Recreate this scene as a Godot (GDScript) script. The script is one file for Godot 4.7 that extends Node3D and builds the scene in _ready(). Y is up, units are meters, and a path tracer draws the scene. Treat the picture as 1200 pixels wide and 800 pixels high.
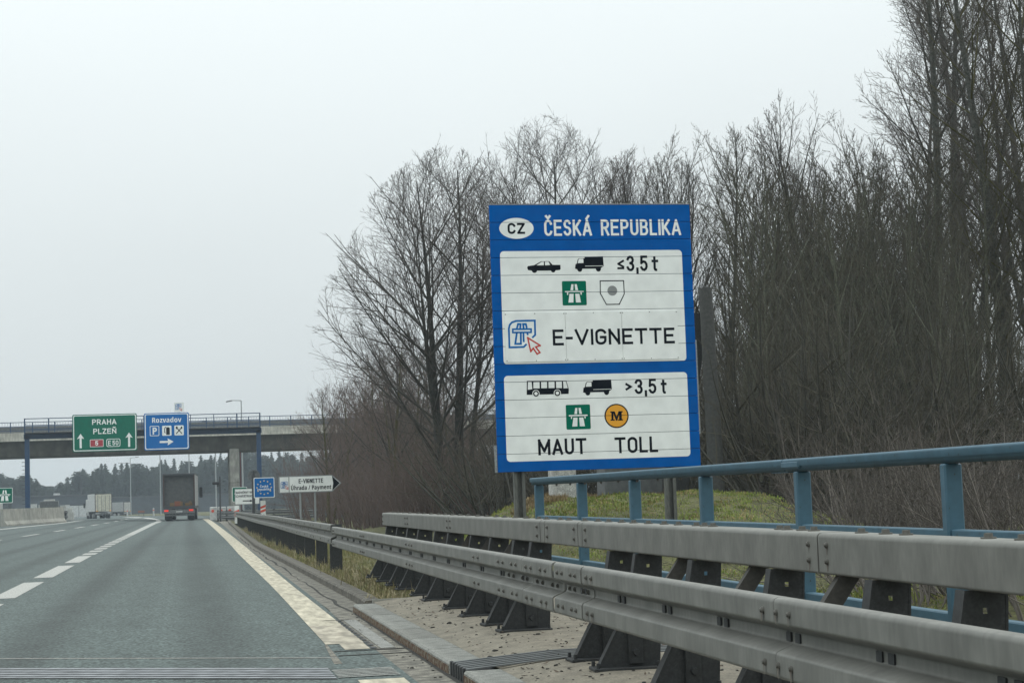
extends Node3D

# ---------------------------------------------------------------- mesh builders
class MB:
	var v := PackedVector3Array()
	var n := PackedVector3Array()
	func tri(a: Vector3, b: Vector3, c: Vector3) -> void:      # a, b, c anticlockwise seen from outside
		var q := (b - a).cross(c - a).normalized()
		v.append(a); v.append(c); v.append(b)
		n.append(q); n.append(q); n.append(q)
	func tris(a: Vector3, b: Vector3, c: Vector3, na: Vector3, nb: Vector3, nc: Vector3) -> void:
		v.append(a); v.append(c); v.append(b)
		n.append(na); n.append(nc); n.append(nb)
	func quad(a: Vector3, b: Vector3, c: Vector3, d: Vector3) -> void:
		tri(a, b, c); tri(a, c, d)
	func box(c: Vector3, s: Vector3, basis := Basis.IDENTITY) -> void:
		var p: Array[Vector3] = []
		for i in 8:
			p.append(c + basis * Vector3((0.5 if i & 1 else -0.5) * s.x, (0.5 if i & 2 else -0.5) * s.y, (0.5 if i & 4 else -0.5) * s.z))
		quad(p[4], p[5], p[7], p[6]); quad(p[1], p[0], p[2], p[3])
		quad(p[5], p[1], p[3], p[7]); quad(p[0], p[4], p[6], p[2])
		quad(p[6], p[7], p[3], p[2]); quad(p[0], p[1], p[5], p[4])
	# a box with chamfered edges
	func cbox(c: Vector3, s: Vector3, b := 0.01, basis := Basis.IDENTITY) -> void:
		var h := s * 0.5
		var first := v.size()
		for ax in 3:
			var i := (ax + 1) % 3
			var j := (ax + 2) % 3
			for sg in [-1.0, 1.0]:
				var q: Array[Vector3] = []
				for k in [[-1, -1], [1, -1], [1, 1], [-1, 1]]:
					var w := Vector3.ZERO
					w[ax] = sg * h[ax]; w[i] = k[0] * (h[i] - b); w[j] = k[1] * (h[j] - b)
					q.append(c + basis * w)
				quad(q[0], q[1], q[2], q[3])
				for sj in [-1.0, 1.0]:
					q.clear()
					for k in 4:
						var w := Vector3.ZERO
						w[ax] = (-1.0 if k == 0 or k == 3 else 1.0) * (h[ax] - b)
						w[i] = sg * (h[i] if k < 2 else h[i] - b)
						w[j] = sj * (h[j] - b if k < 2 else h[j])
						q.append(c + basis * w)
					quad(q[0], q[1], q[2], q[3])
		for k in 8:
			var g := Vector3(1 if k & 1 else -1, 1 if k & 2 else -1, 1 if k & 4 else -1)
			tri(c + basis * (g * Vector3(h.x, h.y - b, h.z - b)), c + basis * (g * Vector3(h.x - b, h.y, h.z - b)), c + basis * (g * Vector3(h.x - b, h.y - b, h.z)))
		for t in range(first, v.size(), 3):
			if n[t].dot((v[t] + v[t + 1] + v[t + 2]) / 3.0 - c) < 0.0:
				var q := v[t + 1]; v[t + 1] = v[t + 2]; v[t + 2] = q
				n[t] = -n[t]; n[t + 1] = -n[t + 1]; n[t + 2] = -n[t + 2]
	func bar(a: Vector3, b: Vector3, w: float, h: float) -> void:
		var d := (b - a).normalized()
		var u := d.cross(Vector3.UP if absf(d.y) < 0.95 else Vector3.BACK).normalized()
		var t := u.cross(d)
		box((a + b) * 0.5, Vector3(w, h, a.distance_to(b)), Basis(u, t, -d))
	func tube(a: Vector3, b: Vector3, r0: float, r1: float, sides := 10, caps := true) -> void:
		var d := (b - a).normalized()
		var u := d.cross(Vector3.UP if absf(d.y) < 0.9 else Vector3.RIGHT).normalized()
		var w := d.cross(u)
		for i in sides:
			var t0 := TAU * i / sides
			var t1 := TAU * (i + 1) / sides
			var n0 := u * cos(t0) + w * sin(t0)
			var n1 := u * cos(t1) + w * sin(t1)
			tris(a + n0 * r0, a + n1 * r0, b + n1 * r1, n0, n1, n1)
			tris(a + n0 * r0, b + n1 * r1, b + n0 * r1, n0, n1, n0)
			if caps:
				tri(b, b + n0 * r1, b + n1 * r1); tri(a, a + n1 * r0, a + n0 * r0)
	# flat polygon (any winding) in the xy plane of xf, extruded backwards by depth
	func poly(p: PackedVector2Array, xf := Transform3D.IDENTITY, depth := 0.0) -> void:
		if Geometry2D.is_polygon_clockwise(p):
			p = p.duplicate(); p.reverse()
		var k := Geometry2D.triangulate_polygon(p)
		for t in range(0, k.size(), 3):
			var a := p[k[t]]; var b := p[k[t + 1]]; var c := p[k[t + 2]]
			if (b - a).cross(c - a) < 0.0:
				var s := b; b = c; c = s
			tri(xf * Vector3(a.x, a.y, 0), xf * Vector3(b.x, b.y, 0), xf * Vector3(c.x, c.y, 0))
			if depth > 0.0:
				tri(xf * Vector3(a.x, a.y, -depth), xf * Vector3(c.x, c.y, -depth), xf * Vector3(b.x, b.y, -depth))
		if depth > 0.0:
			for i in p.size():
				var a := p[i]; var b := p[(i + 1) % p.size()]
				quad(xf * Vector3(a.x, a.y, -depth), xf * Vector3(b.x, b.y, -depth), xf * Vector3(b.x, b.y, 0), xf * Vector3(a.x, a.y, 0))
	# closed profile (x, y, anticlockwise seen from the end of the path) carried along a path of points in the x/z plane; x is to the right of the travel
	func sweep(prof: PackedVector2Array, path: PackedVector3Array, smooth := true, caps := true) -> void:
		if Geometry2D.is_polygon_clockwise(prof):
			prof = prof.duplicate(); prof.reverse()
		var m := prof.size()
		var rings: Array[PackedVector3Array] = []
		var nrm: Array[PackedVector3Array] = []
		var pn := PackedVector2Array()
		for i in m:
			var e0 := prof[i] - prof[(i + m - 1) % m]             # weighted by length, so that long flats stay flat
			var e1 := prof[(i + 1) % m] - prof[i]
			e0 *= e0.length(); e1 *= e1.length()
			pn.append(Vector2(e0.y + e1.y, -e0.x - e1.x).normalized())
		for i in path.size():
			var d := path[mini(i + 1, path.size() - 1)] - path[maxi(i - 1, 0)]
			var f := Vector3(d.x, 0, d.z).normalized()
			var r := f.cross(Vector3.UP)
			var ring := PackedVector3Array()
			var nn := PackedVector3Array()
			for j in m:
				ring.append(path[i] + r * prof[j].x + Vector3.UP * prof[j].y)
				nn.append(r * pn[j].x + Vector3.UP * pn[j].y)
			rings.append(ring); nrm.append(nn)
		for i in path.size() - 1:
			for j in m:
				var k := (j + 1) % m
				var a := rings[i][j]; var b := rings[i][k]; var c := rings[i + 1][k]; var e := rings[i + 1][j]
				if smooth:
					tris(a, c, b, nrm[i][j], nrm[i + 1][k], nrm[i][k])
					tris(a, e, c, nrm[i][j], nrm[i + 1][j], nrm[i + 1][k])
				else:
					quad(a, e, c, b)
		if caps:
			var t := Geometry2D.triangulate_polygon(prof)
			for q in range(0, t.size(), 3):
				var l := rings.size() - 1
				var turned := (prof[t[q + 1]] - prof[t[q]]).cross(prof[t[q + 2]] - prof[t[q]]) < 0.0
				var i1 := t[q + 2] if turned else t[q + 1]
				var i2 := t[q + 1] if turned else t[q + 2]
				tri(rings[0][t[q]], rings[0][i1], rings[0][i2])
				tri(rings[l][t[q]], rings[l][i2], rings[l][i1])
	func mesh() -> ArrayMesh:
		var a := []
		a.resize(Mesh.ARRAY_MAX)
		a[Mesh.ARRAY_VERTEX] = v
		a[Mesh.ARRAY_NORMAL] = n
		var m := ArrayMesh.new()
		if v.size(): m.add_surface_from_arrays(Mesh.PRIMITIVE_TRIANGLES, a)
		return m

class TB:                                                        # many thin smooth tubes
	var v := PackedVector3Array()
	var n := PackedVector3Array()
	var ix := PackedInt32Array()
	func tube(p: PackedVector3Array, r0: float, r1: float, sides: int) -> void:
		var k := v.size()
		var m := p.size()
		var d0 := (p[m - 1] - p[0]).normalized()
		var ref := Vector3.RIGHT if absf(d0.y) > 0.7 else Vector3.UP
		for i in m:
			var d := p[mini(i + 1, m - 1)] - p[maxi(i - 1, 0)]
			var u := d.cross(ref).normalized()
			var w := d.normalized().cross(u)
			var r := lerpf(r0, r1, float(i) / (m - 1))
			for s in sides:
				var a := TAU * s / sides
				var q := u * cos(a) + w * sin(a)
				v.append(p[i] + q * r); n.append(q)
		for i in m - 1:
			for s in sides:
				var a := k + i * sides + s
				var b := k + i * sides + (s + 1) % sides
				ix.append(a); ix.append(b + sides); ix.append(b)
				ix.append(a); ix.append(a + sides); ix.append(b + sides)
	func mesh() -> ArrayMesh:
		var a := []
		a.resize(Mesh.ARRAY_MAX)
		a[Mesh.ARRAY_VERTEX] = v
		a[Mesh.ARRAY_NORMAL] = n
		a[Mesh.ARRAY_INDEX] = ix
		var m := ArrayMesh.new()
		if v.size(): m.add_surface_from_arrays(Mesh.PRIMITIVE_TRIANGLES, a)
		return m

# ---------------------------------------------------------------- scene helpers
var rng := RandomNumberGenerator.new()
var tex_cache := {}
var M := {}
var taken := {}

func P(x: float, y: float, d: float) -> Vector3: return Vector3(x, y, -d)

func numbered(called: String) -> String:
	if not taken.has(called):
		taken[called] = 0
		return called
	taken[called] += 1
	return "%s_%03d" % [called, taken[called]]

func tag(o: Node, label := "", category := "", group := "", kind := "") -> Node:
	if label: o.set_meta("label", label)
	if category: o.set_meta("category", category)
	if group: o.set_meta("group", group)
	if kind: o.set_meta("kind", kind)
	return o

func thing(called: String, label: String, category: String, at := Vector3.ZERO, group := "") -> Node3D:
	var o := Node3D.new()
	o.name = numbered(called)
	add_child(o)
	o.position = at
	tag(o, label, category, group)
	return o

func part(parent: Node, called: String, mesh: Mesh, m: Material, at := Vector3.ZERO, kind := "") -> MeshInstance3D:
	var o := MeshInstance3D.new()
	o.name = called
	o.mesh = mesh
	o.material_override = m
	parent.add_child(o, true)
	o.position = at
	if kind: o.set_meta("kind", kind)
	return o

func single(called: String, label: String, category: String, mesh: Mesh, m: Material, at := Vector3.ZERO, group := "") -> MeshInstance3D:
	var o := part(self, numbered(called), mesh, m, at)
	tag(o, label, category, group)
	return o

func struct(called: String, label: String, mesh: Mesh, m: Material) -> MeshInstance3D:
	var o := part(self, numbered(called), mesh, m)
	tag(o, label, "", "", "structure")
	return o

func copy_of(o: Node3D, called: String, at: Vector3, turn: float, size: Vector3, label: String, group := "") -> Node3D:
	var c: Node3D = o.duplicate()
	c.name = numbered(called)
	add_child(c)
	c.position = at
	c.rotation.y = turn
	c.scale = size
	c.set_meta("label", label)
	if group: c.set_meta("group", group)
	elif c.has_meta("group"): c.remove_meta("group")
	return c

func noise_tex(freq: float, lo: float, hi: float, kind := 0, octaves := 4, size := 512, sd := 1) -> NoiseTexture2D:
	var key := "%f %f %f %d %d %d %d" % [freq, lo, hi, kind, octaves, size, sd]
	if tex_cache.has(key): return tex_cache[key]
	var f := FastNoiseLite.new()
	f.seed = sd
	f.noise_type = [FastNoiseLite.TYPE_SIMPLEX_SMOOTH, FastNoiseLite.TYPE_CELLULAR, FastNoiseLite.TYPE_VALUE][kind]
	f.frequency = freq
	f.fractal_type = FastNoiseLite.FRACTAL_FBM
	f.fractal_octaves = octaves
	var t := NoiseTexture2D.new()
	t.width = size; t.height = size
	t.seamless = true
	t.noise = f
	var g := Gradient.new()
	g.set_color(0, Color(lo, lo, lo)); g.set_color(1, Color(hi, hi, hi))
	t.color_ramp = g
	tex_cache[key] = t
	return t

# c is a linear base colour; fine = [texture, scale], coarse the same, bump = [texture, scale in cm]
func mat(c: Color, rough := 0.8, metal := 0.0, fine: Array = [], coarse: Array = [], bump: Array = [], local := false) -> StandardMaterial3D:
	var m := StandardMaterial3D.new()
	m.albedo_color = c.linear_to_srgb()
	m.roughness = rough
	m.metallic = metal
	if fine:
		m.albedo_texture = fine[0]
		m.uv1_triplanar = true
		m.uv1_world_triplanar = not local
		m.uv1_scale = fine[1] if fine[1] is Vector3 else Vector3.ONE * fine[1]
	if coarse:
		m.detail_enabled = true
		m.detail_albedo = coarse[0]
		m.detail_blend_mode = BaseMaterial3D.BLEND_MODE_MUL
		m.detail_uv_layer = BaseMaterial3D.DETAIL_UV_2
		m.uv2_triplanar = true
		m.uv2_world_triplanar = not local
		m.uv2_scale = coarse[1] if coarse[1] is Vector3 else Vector3.ONE * coarse[1]
	if bump:
		m.heightmap_enabled = true
		m.heightmap_texture = bump[0]
		m.heightmap_scale = bump[1]
	return m

func sstep(a: float, b: float, x: float) -> float:
	var t := clampf((x - a) / (b - a), 0, 1)
	return t * t * (3 - 2 * t)

# the level of the road and the land: it falls away gently with the distance
func gy(x: float, d: float) -> float:
	return -0.0025 * clampf(d - 45.0, 0, 420) * maxf(clampf((x + 10.0) / 8.0, 0, 1), sstep(150, 240, d))

# the bank to the right of the road with the grass mound under the big sign
func bank(x: float, d: float) -> float:
	var r := Vector2((x - 7.7) / 3.9, (d - 29.5) / 9.0).length()
	var h := gy(x, d) + 1.03 * (1.0 - sstep(0.3, 1.1, r))
	h += 0.55 * sstep(7, 17, x) * (1.0 - sstep(60, 90, d))
	h += 0.06 * sin(x * 1.7 + d * 0.9) * sstep(4, 6, x) + 0.03 * sin(x * 4.1 - d * 2.3) * sstep(3.5, 5, x)
	return h - 0.02

func grid(xs: Callable, x_n: int, ds: Array, height: Callable) -> ArrayMesh:
	var b := MB.new()
	var rows: Array[PackedVector3Array] = []
	for d in ds:
		var lim: Vector2 = xs.call(d)
		var row := PackedVector3Array()
		for i in x_n + 1:
			var x := lerpf(lim.x, lim.y, float(i) / x_n)
			row.append(P(x, height.call(x, d), d))
		rows.append(row)
	var nr: Array[PackedVector3Array] = []
	for j in rows.size():
		var nn := PackedVector3Array()
		for i in x_n + 1:
			var a: Vector3 = rows[j][mini(i + 1, x_n)] - rows[j][maxi(i - 1, 0)]
			var c: Vector3 = rows[mini(j + 1, rows.size() - 1)][i] - rows[maxi(j - 1, 0)][i]
			nn.append(a.cross(c).normalized())
		nr.append(nn)
	for j in rows.size() - 1:
		for i in x_n:
			b.tris(rows[j][i], rows[j][i + 1], rows[j + 1][i + 1], nr[j][i], nr[j][i + 1], nr[j + 1][i + 1])
			b.tris(rows[j][i], rows[j + 1][i + 1], rows[j + 1][i], nr[j][i], nr[j + 1][i + 1], nr[j + 1][i])
	return b.mesh()

func along(table: Array, d: float) -> float:                     # table of [distance, value]
	for i in table.size() - 1:
		if d <= table[i + 1][0]:
			return lerpf(table[i][1], table[i + 1][1], clampf((d - table[i][0]) / (table[i + 1][0] - table[i][0]), 0, 1))
	return table[-1][1]

func strip(l: Array, r: Array, d0: float, d1: float, step: float, up: float) -> ArrayMesh:   # a thin sheet on the road
	var ds := []
	var k := maxi(1, int(ceil((d1 - d0) / step)))
	for i in k + 1: ds.append(lerpf(d0, d1, float(i) / k))
	return grid(func(d): return Vector2(along(l, d), along(r, d)), 1, ds, func(x, d): return gy(x, d) + up)

# ---------------------------------------------------------------- stroke lettering
func arc(cx: float, cy: float, rx: float, ry: float, a0: float, a1: float, k := 8) -> PackedVector2Array:
	var o := PackedVector2Array()
	for i in k + 1:
		var a := deg_to_rad(lerpf(a0, a1, float(i) / k))
		o.append(Vector2(cx + rx * cos(a), cy + ry * sin(a)))
	return o

func pl(a: Array) -> PackedVector2Array:
	var o := PackedVector2Array()
	for i in range(0, a.size(), 2): o.append(Vector2(a[i], a[i + 1]))
	return o

# [width as a share of the height, strokes in a unit box]
func glyph(c: String) -> Array:
	match c:
		"E": return [0.66, [pl([1, 0, 0, 0, 0, 1, 1, 1]), pl([0, 0.52, 0.85, 0.52])]]
		"V": return [0.84, [pl([0, 1, 0.5, 0, 1, 1])]]
		"I": return [0.14, [pl([0.5, 0, 0.5, 1])]]
		"G":
			var g := arc(0.5, 0.74, 0.5, 0.26, 20, 180)
			g.append_array(arc(0.5, 0.26, 0.5, 0.26, 180, 360)); g.append(Vector2(1, 0.47)); g.append(Vector2(0.52, 0.47))
			return [0.68, [g]]
		"N", "Ň":
			var s := [pl([0, 0, 0, 1]), pl([0, 0.97, 1, 0.03]), pl([1, 0, 1, 1])]
			if c == "Ň": s.append(pl([0.22, 1.36, 0.5, 1.2, 0.78, 1.36]))
			return [0.7, s]
		"T": return [0.76, [pl([0, 1, 1, 1]), pl([0.5, 0.97, 0.5, 0])]]
		"M": return [0.86, [pl([0, 0, 0, 1]), pl([0, 0.97, 0.5, 0.2, 1, 0.97]), pl([1, 1, 1, 0])]]
		"A", "Á":
			var s := [pl([0, 0, 0.5, 1, 1, 0]), pl([0.15, 0.27, 0.85, 0.27])]
			if c == "Á": s.append(pl([0.45, 1.15, 0.72, 1.34]))
			return [0.76, s]
		"U":
			var u := pl([0, 1]); u.append_array(arc(0.5, 0.27, 0.5, 0.27, 180, 360)); u.append(Vector2(1, 1))
			return [0.66, [u]]
		"O", "0":
			var a := arc(0.5, 0.74, 0.5, 0.26, 90, 180); a.append_array(arc(0.5, 0.26, 0.5, 0.26, 180, 270))
			var b := arc(0.5, 0.26, 0.5, 0.26, -90, 0); b.append_array(arc(0.5, 0.74, 0.5, 0.26, 0, 90))
			return [0.68 if c == "O" else 0.58, [a, b]]
		"L": return [0.58, [pl([0, 1, 0, 0, 1, 0])]]
		"C", "Č":
			var g := arc(0.5, 0.73, 0.5, 0.27, 15, 180); g.append_array(arc(0.5, 0.27, 0.5, 0.27, 180, 345))
			var s := [g]
			if c == "Č": s.append(pl([0.2, 1.34, 0.5, 1.18, 0.8, 1.34]))
			return [0.66, s]
		"Z": return [0.66, [pl([0, 1, 1, 1, 0, 0, 1, 0])]]
		"S":
			var s := arc(0.5, 0.76, 0.48, 0.24, 20, 250); s.append_array(arc(0.5, 0.26, 0.5, 0.26, 70, -160))
			return [0.64, [s]]
		"K": return [0.68, [pl([0, 0, 0, 1]), pl([1, 1, 0.05, 0.36]), pl([0.32, 0.55, 1, 0])]]
		"R", "P":
			var b := pl([0, 1]); b.append_array(arc(0.55, 0.74, 0.45, 0.26, 90, -90)); b.append(Vector2(0, 0.48))
			var s := [pl([0, 0, 0, 1]), b]
			if c == "R": s.append(pl([0.5, 0.48, 1, 0]))
			return [0.66, s]
		"B":
			var a := pl([0, 1]); a.append_array(arc(0.55, 0.76, 0.38, 0.24, 90, -90)); a.append(Vector2(0, 0.52))
			var b := pl([0.5, 0.52]); b.append_array(arc(0.55, 0.26, 0.45, 0.26, 90, -90)); b.append(Vector2(0, 0))
			return [0.66, [pl([0, 0, 0, 1]), a, b]]
		"H": return [0.68, [pl([0, 0, 0, 1]), pl([1, 0, 1, 1]), pl([0, 0.52, 1, 0.52])]]
		"3":
			return [0.56, [arc(0.48, 0.76, 0.48, 0.24, 165, -85), arc(0.48, 0.26, 0.52, 0.26, 85, -165)]]
		"5":
			var s := pl([0.95, 1, 0.1, 1, 0.03, 0.52]); s.append_array(arc(0.48, 0.32, 0.52, 0.32, 130, -155))
			return [0.56, [s]]
		",": return [0.16, [pl([0.7, 0.1, 0.2, -0.2])]]
		"-": return [0.42, [pl([0, 0.44, 1, 0.44])]]
		"t":
			var s := pl([0.35, 0.95]); s.append_array(arc(0.75, 0.14, 0.4, 0.14, 180, 280, 5))
			return [0.36, [s, pl([-0.3, 0.7, 1.3, 0.7])]]
		"≤": return [0.46, [pl([1, 0.8, 0, 0.48, 1, 0.16]), pl([0, -0.02, 1, -0.02])]]
		">": return [0.44, [pl([0, 0.75, 1, 0.44, 0, 0.13])]]
	return [0.36, []]

# polygons of a text set into the box from x0 to x1 on the base line y0 with capitals of height h and strokes of width s
func text_polys(t: String, x0: float, x1: float, y0: float, h: float, s: float) -> Array:
	var total := 0.0
	var gap := 0.13
	var gl := []
	for c in t:
		var g := glyph(c)
		gl.append(g)
		total += g[0] + gap
	total -= gap
	var k := (x1 - x0) / total
	var out := []
	var x := x0
	for g in gl:
		var w: float = g[0] * k
		for st in g[1]:
			var line := PackedVector2Array()
			for q in st: line.append(Vector2(x + s * 0.5 + q.x * maxf(w - s, 0.0), y0 + s * 0.5 + q.y * (h - s)))
			for o in Geometry2D.offset_polyline(line, s * 0.5, Geometry2D.JOIN_MITER, Geometry2D.END_SQUARE):
				if not Geometry2D.is_polygon_clockwise(o): out.append(o)
		x += w + gap * k
	return out

func rrect(x0: float, y0: float, x1: float, y1: float, r: float) -> PackedVector2Array:
	var o := arc(x1 - r, y1 - r, r, r, 0, 90, 5)
	o.append_array(arc(x0 + r, y1 - r, r, r, 90, 180, 5))
	o.append_array(arc(x0 + r, y0 + r, r, r, 180, 270, 5))
	o.append_array(arc(x1 - r, y0 + r, r, r, 270, 360, 5))
	return o

func outline(p: PackedVector2Array, s: float, closed := true) -> Array:   # a closed loop drawn as a stroke in two halves
	var out := []
	var q := p.duplicate()
	if closed: q.append(p[0])
	var h := q.size() / 2
	for part_line in ([q.slice(0, h + 1), q.slice(h)] if closed else [q]):
		for o in Geometry2D.offset_polyline(part_line, s * 0.5, Geometry2D.JOIN_MITER, Geometry2D.END_SQUARE if closed else Geometry2D.END_BUTT):
			if not Geometry2D.is_polygon_clockwise(o): out.append(o)
	return out

# print on a face: every polygon a hair in front of the one before; if pitch > 0 it is cut at the joints between planks
func print_mesh(polys: Array, z: float, pitch := 0.0, gap := 0.0) -> ArrayMesh:
	var b := MB.new()
	var k := 0
	for p in polys:
		var xf := Transform3D(Basis.IDENTITY, Vector3(0, 0, z + 0.0003 * (k % 4)))
		k += 1
		if pitch <= 0.0:
			b.poly(p, xf)
			continue
		var lo := 1e9; var hi := -1e9
		for q in p: lo = minf(lo, q.y); hi = maxf(hi, q.y)
		for i in range(int(floor(lo / pitch)), int(floor(hi / pitch)) + 1):
			for c in Geometry2D.intersect_polygons(p, pl([-9, i * pitch + gap, 9, i * pitch + gap, 9, (i + 1) * pitch - gap, -9, (i + 1) * pitch - gap])):
				if c.size() > 2: b.poly(c, xf)
	return b.mesh()

func text_mesh(t: String, font: String, size: float, depth := 0.002) -> TextMesh:   # size: height of a line in metres
	var f := SystemFont.new()
	f.font_names = PackedStringArray([font])
	f.font_weight = 700
	var m := TextMesh.new()
	m.text = t
	m.font = f
	m.font_size = 64
	m.pixel_size = size / 64.0
	m.depth = depth
	m.curve_step = 2.0
	return m

# ---------------------------------------------------------------- materials
func make_materials() -> void:
	var grain := noise_tex(0.25, 0.55, 1.0, 2, 3)
	var fine := noise_tex(0.06, 0.72, 1.0)
	var blotch := noise_tex(0.012, 0.78, 1.0, 0, 5, 512, 4)
	var strong := noise_tex(0.012, 0.5, 1.0, 0, 5, 512, 9)
	var streak := noise_tex(0.03, 0.7, 1.0, 0, 4, 512, 14)
	M.asphalt = mat(Color(0.176, 0.230, 0.215), 0.9, 0, [noise_tex(0.4, 0.25, 1.0, 2, 2), 0.3], [noise_tex(0.008, 0.85, 1.0, 0, 5, 512, 3), Vector3(0.05, 0.05, 0.016)], [grain, 0.25])
	# lanes: two paler wheel paths darkened by rubber between, with soft stains
	var lane := Image.create(256, 1024, false, Image.FORMAT_RGB8)
	var ln := FastNoiseLite.new()
	ln.seed = 77; ln.frequency = 0.02; ln.fractal_octaves = 4
	for j in 1024:
		for i in 256:
			var x := 3.6 * i / 256.0
			var k := 1.0
			for c in [0.95, 2.55]: k -= 0.27 * exp(-pow((x - c) / 0.3, 2.0))
			k -= 0.10 * exp(-pow((x - 1.75) / 0.22, 2.0)) * (0.5 + ln.get_noise_2d(7.0, j * 0.8))
			k += 0.10 * ln.get_noise_2d(i * 1.5, sin(TAU * j / 1024.0) * 130.0) + 0.06 * ln.get_noise_2d(sin(TAU * i / 256.0) * 60.0 + 500, cos(TAU * j / 1024.0) * 200.0)
			var g := clampf(pow(clampf(k, 0, 1), 0.6), 0, 1)
			lane.set_pixel(i, j, Color(g, g, g))
	var lane_tex := ImageTexture.create_from_image(lane)
	M.asphalt.detail_albedo = lane_tex
	M.asphalt.uv2_scale = Vector3(1.0 / 3.6, 1, 1.0 / 36.0)
	M.asphalt.uv2_offset = Vector3(0.64, 0, 0)
	M.gutter = mat(Color(0.46, 0.43, 0.35), 0.9, 0, [strong, 0.9], [grain, 1.1], [fine, 0.4])
	M.gutter_dark = mat(Color(0.17, 0.19, 0.19), 0.8, 0, [strong, 0.8], [grain, 1.0])
	M.gutter_pale = mat(Color(0.46, 0.46, 0.42), 0.85, 0, [blotch, 0.9], [grain, 1.3], [fine, 0.2])
	M.dirt = mat(Color(0.09, 0.085, 0.07), 0.95, 0, [strong, 1.1], [grain, 1.3])
	M.deck = mat(Color(0.42, 0.375, 0.29), 0.95, 0, [noise_tex(0.015, 0.78, 1.0, 0, 5, 512, 21), 0.5], [noise_tex(0.3, 0.66, 1.0, 2, 2, 512, 5), 0.7], [grain, 0.12])
	M.kerb = mat(Color(0.47, 0.47, 0.42), 0.9, 0, [blotch, 1.1], [grain, 1.6], [fine, 0.2])
	var stain := noise_tex(0.02, 0.0, 1.0, 0, 5, 512, 91)
	stain.color_ramp.set_color(0, Color(0.50, 0.27, 0.13)); stain.color_ramp.set_color(1, Color(0.86, 0.84, 0.78))
	stain.color_ramp.add_point(0.42, Color(0.55, 0.40, 0.27)); stain.color_ramp.add_point(0.6, Color(0.72, 0.67, 0.58))
	M.kerb_face = mat(Color(0.52, 0.5, 0.46), 0.9, 0, [stain, Vector3(1.2, 2.0, 1.2)], [grain, 1.6])
	M.kerb_dark = mat(Color(0.40, 0.395, 0.35), 0.9, 0, [blotch, 1.1], [grain, 1.6], [fine, 0.2])
	M.kerb_old = mat(Color(0.36, 0.33, 0.27), 0.95, 0, [strong, 0.9], [grain, 1.2], [fine, 0.5])
	M.line = mat(Color(0.82, 0.82, 0.76), 0.75, 0, [noise_tex(0.05, 0.7, 1.0, 0, 4, 512, 31), 1.2], [grain, 2.0])
	M.line_worn = mat(Color(0.5, 0.45, 0.35), 0.85, 0, [noise_tex(0.012, 0.6, 1.0, 0, 5, 512, 35), Vector3(1.0, 1, 0.3)])
	M.line_old = mat(Color(0.66, 0.60, 0.455), 0.8, 0, [noise_tex(0.02, 0.82, 1.0, 0, 4, 512, 33), Vector3(1.3, 2.0, 0.2)], [noise_tex(0.02, 0.72, 1.0, 0, 5, 512, 34), Vector3(0.7, 0.7, 0.12)])
	M.joint = mat(Color(0.38, 0.40, 0.42), 0.5, 0.3, [strong, Vector3(0.5, 1, 3)])
	M.joint_dark = mat(Color(0.035, 0.037, 0.038), 0.7, 0.1, [fine, 2.0])
	M.zinc = mat(Color(0.218, 0.217, 0.194), 0.6, 0.15, [noise_tex(0.02, 0.88, 1.0, 0, 4, 512, 41), Vector3(2.2, 0.5, 2.2)], [noise_tex(0.012, 0.82, 1.0, 0, 5, 512, 42), 0.5], [fine, 0.06])
	M.zinc_face = mat(Color(0.215, 0.214, 0.19), 0.62, 0.15, [noise_tex(0.03, 0.9, 1.0, 0, 4, 512, 43), Vector3(2.0, 0.6, 2.0)], [noise_tex(0.012, 0.82, 1.0, 0, 5, 512, 42), Vector3(0.6, 0.45, 0.6)], [fine, 0.06])
	M.post_dark = mat(Color(0.056, 0.06, 0.06), 0.65, 0.1, [streak, 1.5], [fine, 2.0])
	M.streak = mat(Color(0.12, 0.105, 0.085), 0.8)
	M.bolt = mat(Color(0.13, 0.125, 0.11), 0.6, 0.4)
	var chips := noise_tex(0.035, 0.8, 1.0, 0, 5, 512, 52)
	chips.color_ramp.set_color(0, Color(0.75, 0.5, 0.38)); chips.color_ramp.add_point(0.1, Color(0.8, 0.62, 0.5)); chips.color_ramp.add_point(0.13, Color(0.92, 0.92, 0.92))
	M.rail_blue = mat(Color(0.05, 0.128, 0.18), 0.55, 0.0, [chips, 0.8], [noise_tex(0.012, 0.88, 1.0, 0, 4, 512, 53), 0.7])
	M.sign_blue = mat(Color(0.0, 0.10, 0.385), 0.6, 0.0, [noise_tex(0.01, 0.9, 1.0, 0, 3, 512, 61), 0.5])
	M.sign_blue.metallic_specular = 0.12
	M.sign_white = mat(Color(0.87, 0.89, 0.86), 0.45, 0.0, [noise_tex(0.01, 0.93, 1.0, 0, 3, 512, 62), 0.5])
	M.sign_black = mat(Color(0.008, 0.011, 0.016), 0.6)
	M.sign_black.metallic_specular = 0.1
	M.sign_green = mat(Color(0.0, 0.15, 0.092), 0.6, 0.0, [noise_tex(0.01, 0.9, 1.0, 0, 3, 512, 61), 0.5])
	M.sign_green.metallic_specular = 0.15
	M.sign_red = mat(Color(0.36, 0.02, 0.03), 0.45)
	M.icon_blue = mat(Color(0.002, 0.13, 0.40), 0.6)
	M.icon_blue.metallic_specular = 0.15
	M.icon_red = mat(Color(0.5, 0.035, 0.025), 0.45)
	M.sign_orange = mat(Color(0.75, 0.33, 0.01), 0.45)
	M.star = mat(Color(0.75, 0.6, 0.25), 0.5)
	M.sign_grey = mat(Color(0.22, 0.23, 0.225), 0.5)
	M.alu = mat(Color(0.36, 0.38, 0.38), 0.5, 0.4, [fine, 1.0])
	M.steel_grey = mat(Color(0.15, 0.155, 0.14), 0.6, 0.3, [streak, Vector3(2, 0.4, 2)])
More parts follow.
